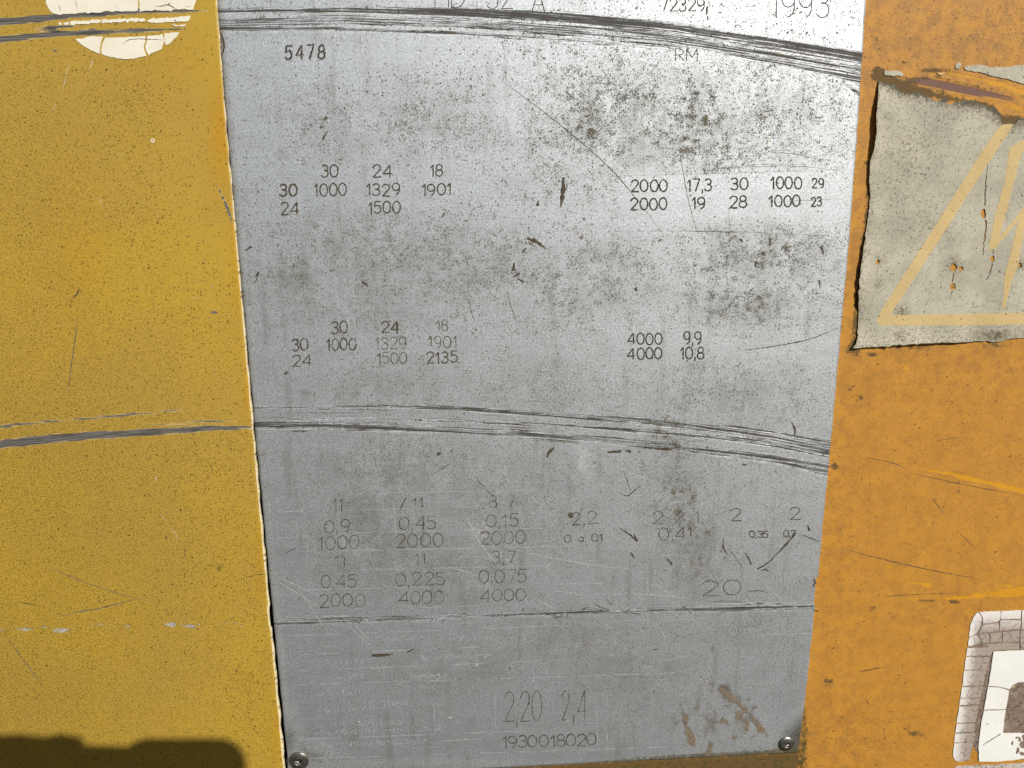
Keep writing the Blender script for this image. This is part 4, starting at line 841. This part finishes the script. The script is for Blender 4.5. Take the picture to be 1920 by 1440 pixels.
flake([(142, 74), (146, 72), (155, 73), (158, 71), (170, 68), (193, 68), (192, 72), (189, 80), (187, 92), (187, 101), (170, 94), (155, 85)], amp=.4)
flake([(197, 71), (220, 70), (245, 69), (272, 67.5), (273, 76), (269, 87), (272, 98), (274, 105), (255, 109), (232, 111), (208, 107), (190, 101), (190, 92), (192, 81)], amp=.4)
flake([(276, 67), (290, 66), (304, 64), (307, 72), (307, 80), (303, 92), (292, 97), (283, 100), (279, 104), (275, 97), (272, 87), (276, 76)], amp=.5)
flake([(308, 62), (322, 61), (337, 61), (331, 70), (318, 82), (311, 85), (308, 78)], amp=.8)
for p, w in [([(228, 84), (240, 75), (255, 73), (272, 73), (306, 75)], 1.1), ([(142, -3), (144, 18)], .9), ([(178, -30), (180, -6)], 0.9), ([(110, 8), (114, 22)], .9), ([(290, 12), (305, 11), (315, 9), (325, 14), (329, 17)], 1.6), ([(225, 18), (218, 12)], .8), ([(360, 12), (345, 13)], 1.0)]:
    scratch(p, w, 'greyscr', rs, 'crack', DOOR_D + .3, taper=.2)

# ---- cracked letter decal, lower right
ld = thing('letter_decal', 'white letter decal with cracked grey outline, in the lower right corner of the orange panel', 'decal', tuple(P(1870, 1430, 0)))
outerL = interp([(1140, 1832), (1148, 1832), (1158, 1825), (1171, 1820), (1209, 1814.5), (1284, 1804.5), (1333, 1797), (1375, 1791), (1409, 1787), (1440, 1787)])
innerL = interp([(1200, 1864), (1222, 1861), (1258, 1855), (1302, 1847), (1355, 1838), (1402, 1831), (1440, 1829)])
flat = lambda h: (lambda px, py: h + .04 * np.sin(px * .2) * np.sin(py * .17))
film('decal_backing', ragged([(1836, 1151), (1920, 1147), (2130, 1141), (2100, 1418), (1920, 1424), (1838, 1427), (1832, 1410), (1824, 1398), (1818, 1426), (1795, 1428), (1790, 1408), (1794, 1375), (1800, 1333), (1808, 1284), (1818, 1209), (1823, 1171)], 8, .4), M['adhesive'], ld, flat(.12), .1, sp=16)
def wear_l(px, py):
    dl = np.minimum((px - outerL(py)) / 34, (py - 1146) / 62); a = np.zeros((len(px), 3), np.float32)
    a[:, 0] = np.clip(dl * 2.0 - .22, 0, 1); a[:, 1] = np.clip((py - 1395) / 30, 0, 1); return a
def cflake(poly, step=6, amp=.5): return film('vinyl_piece', ragged(poly, step, amp), M['cracked'], ld, flat(.36), .2, sp=9, attr=wear_l)
# corner pieces, then the cells along the top and down the left side, with open cracks between them
cflake([(1833, 1148), (1838, 1152), (1841, 1160), (1840, 1170), (1836, 1180), (1830, 1188), (1818, 1195), (1817, 1190), (1820, 1171), (1825, 1158)], 4, .3)
cflake([(1836, 1147.5), (1876, 1146), (1876, 1159), (1872, 1165), (1860, 1168), (1844, 1170), (1843, 1160), (1840, 1152)], 5, .3)
cflake([(1878, 1146), (1915, 1144.5), (1914, 1160), (1890, 1161), (1877, 1161)], 5, .3)
cflake([(1843, 1172), (1871, 1168), (1874, 1176), (1872, 1183), (1850, 1186), (1836, 1187), (1839, 1180)], 5, .3)
cflake([(1876, 1163), (1914, 1163), (1913, 1179), (1893, 1181), (1874, 1183)], 5, .3)
cflake([(1917, 1144.5), (2000, 1142), (2000, 1180), (1915, 1180)], 8, .3)
cflake([(1817, 1197), (1831, 1190), (1838, 1199), (1840, 1206), (1816, 1212), (1815, 1206)], 5, .3)
cflake([(1834, 1189.5), (1855, 1188), (1855, 1205), (1842, 1206), (1838, 1196)], 5, .3); cflake([(1857, 1187.5), (1878, 1186), (1878, 1203), (1857, 1205)], 5, .3); cflake([(1880, 1185.5), (1912, 1182.5), (1911, 1203), (1880, 1204)], 5, .3); cflake([(1914, 1183), (2000, 1182), (2000, 1203), (1913, 1204)], 8, .3)
def cell(y0, y1, r0, r1): cflake([(outerL(y0), y0 + .8), (r0, y0 - .6 + rng.normal(0, .9)), (r1, y1 - .9 + rng.normal(0, .9)), (outerL(y1), y1 + .3)], 5, .5)
cell(1215, 1229.5, 1864, 1858); cell(1231.5, 1255.5, 1856, 1850); cell(1257.5, 1286, 1849, 1844); cell(1288, 1308, 1842, 1838); cell(1310, 1322, 1838, 1836); cell(1324, 1355, 1835, 1829)
cell(1357, 1373, 1827, 1828); cell(1375, 1392, 1827, 1826)
cflake([(1789.5, 1394), (1826, 1391), (1822, 1405), (1818, 1426), (1798, 1428), (1791, 1426), (1787, 1418), (1787.5, 1406)], 5, .5)
cflake([(1843, 1208.5), (1864, 1207), (1911, 1206), (1911, 1217), (1862, 1219), (1858, 1214)], 6, .4); cflake([(1914, 1206), (2000, 1205), (2000, 1216), (1914, 1217)], 8, .4)
# the white letter, broken into its three pieces by the cracks
wl = flat(.62)
def wpiece(poly): return film('letter_piece', ragged(poly, 7, .3), M['letterwhite'], ld, wl, .45, sp=12)
wpiece([(1863, 1222), (1920, 1219.5), (2060, 1216), (2075, 1240), (2060, 1330), (2030, 1330), (2032, 1290), (2015, 1276), (1920, 1279), (1910, 1279), (1900, 1284), (1893, 1292.5), (1876, 1288), (1853, 1286), (1858, 1258)])
wpiece([(1852.5, 1288.5), (1876, 1290), (1892, 1295.5), (1890, 1309), (1886, 1329.5), (1845, 1331), (1850, 1302)])
wpiece([(1844.8, 1333.5), (1886, 1332), (1883, 1350), (1880.5, 1375), (1904, 1375), (1950, 1375), (2025, 1372), (2050, 1372), (2055, 1415), (1920, 1422), (1904, 1425), (1871, 1428), (1836, 1428), (1834.5, 1402), (1840, 1355)])
for p, w, mt in [([(1843, 1397), (1860, 1386), (1877, 1376)], 1.2, 'greyscr'), ([(1903, 1287), (1896, 1290)], [3, 1], 'creamscr'), ([(1850, 1357), (1854, 1358)], [1.5, 1], 'greyscr')]:
    scratch(p, w, mt, ld, 'crack', .66, taper=0)
for x, y, a, b in [(1898, 1394, 2, 4), (1911, 1386, 4, 5), (1916, 1397, 6, 7), (1908, 1409, 4, 6), (1917, 1413, 5, 4), (1906, 1383, 2, 2), (1925, 1385, 8, 9)]:
    film('chip', disc(x, y, a, b, 10, .28), M['adhesive'], ld, flat(.66), .03, sp=9)
ld2 = thing('lower_decal', 'top edge of a second cracked grey decal, cut off under the white letter decal', 'decal', tuple(P(1900, 1600, 0)))
film('vinyl_sheet', ragged([(1790, 1440), (1794, 1436), (1850, 1434), (1920, 1430), (2130, 1424), (2100, 1640), (1770, 1660), (1778, 1560)], 8, .5), M['cracked'], ld2, flat(.3), .2, sp=20, attr=lambda px, py: np.stack([0.3 + .6 * (rng.random(len(px))), .9 + 0 * px, 0 * px], -1).astype(np.float32))

# ================================================================== the phone that took the picture: its shadow falls on the door's foot
ph_c = CAM - FWD * .009
def shadow_at(px, py):
    q = Vector(P(np.array(px, float), np.array(py, float), DOOR_D)); t = (ph_c - q).dot(FWD) / SUN.dot(FWD)
    v = q + SUN * t - ph_c; return v.dot(RIGHT), v.dot(UP)
top_b = shadow_at(330, 1384)[1]; right_a = shadow_at(461, 1460)[0]; dip_b = shadow_at(200, 1399)[1]; lft_b = shadow_at(80, 1378)[1]
a1 = shadow_at(245, 1390)[0]; a2 = shadow_at(155, 1390)[0]; left_a = right_a - .160; bot_b = top_b - .078
phone = thing('smartphone', 'black smartphone in added case shaped for its shadow on the foot of the yellow door', 'phone', tuple(ph_c))
def slab(name, ring, d0, d1, mat, parent):
    n = len(ring); V = []
    for dd in (d0, d1):
        for a, b in ring: V.append(tuple(ph_c + RIGHT * a + UP * b - FWD * dd))
    Fc = [tuple(range(n))[::-1], tuple(range(n, 2 * n))] + [(i, (i + 1) % n, n + (i + 1) % n, n + i) for i in range(n)]
    return obj(name, V, Fc, mat, parent)
def corner(cx, cy, r, a0, a1, n=8): return [(cx + r * math.cos(math.radians(a0 + (a1 - a0) * i / n)), cy + r * math.sin(math.radians(a0 + (a1 - a0) * i / n))) for i in range(n + 1)]
r = .017
ring = corner(right_a - r, top_b - r, r, 0, 90) + [(a1 + .010, top_b), (a1 + .003, top_b - .0015), (a1, dip_b), (a2 + .002, dip_b + .0006), (a2 - .001, lft_b - .001), (a2 - .012, lft_b + .0008), (a2 - .022, lft_b - .001), (a2 - .034, lft_b + .0005)] + corner(left_a + r, lft_b - r, r, 90, 180) + corner(left_a + r, bot_b + r, r, 180, 270) + corner(right_a - r, bot_b + r, r, 270, 360)  # added case, outline shaped for its shadow; left lump stands in for fingers
slab('shadow_shaped_case', ring, .000, .011, M['phone'], phone)
slab('phone_screen', [(right_a - .006, top_b - .007), (left_a + .006, top_b - .007), (left_a + .006, bot_b + .006), (right_a - .006, bot_b + .006)], .0112, .0116, M['glass'], phone)
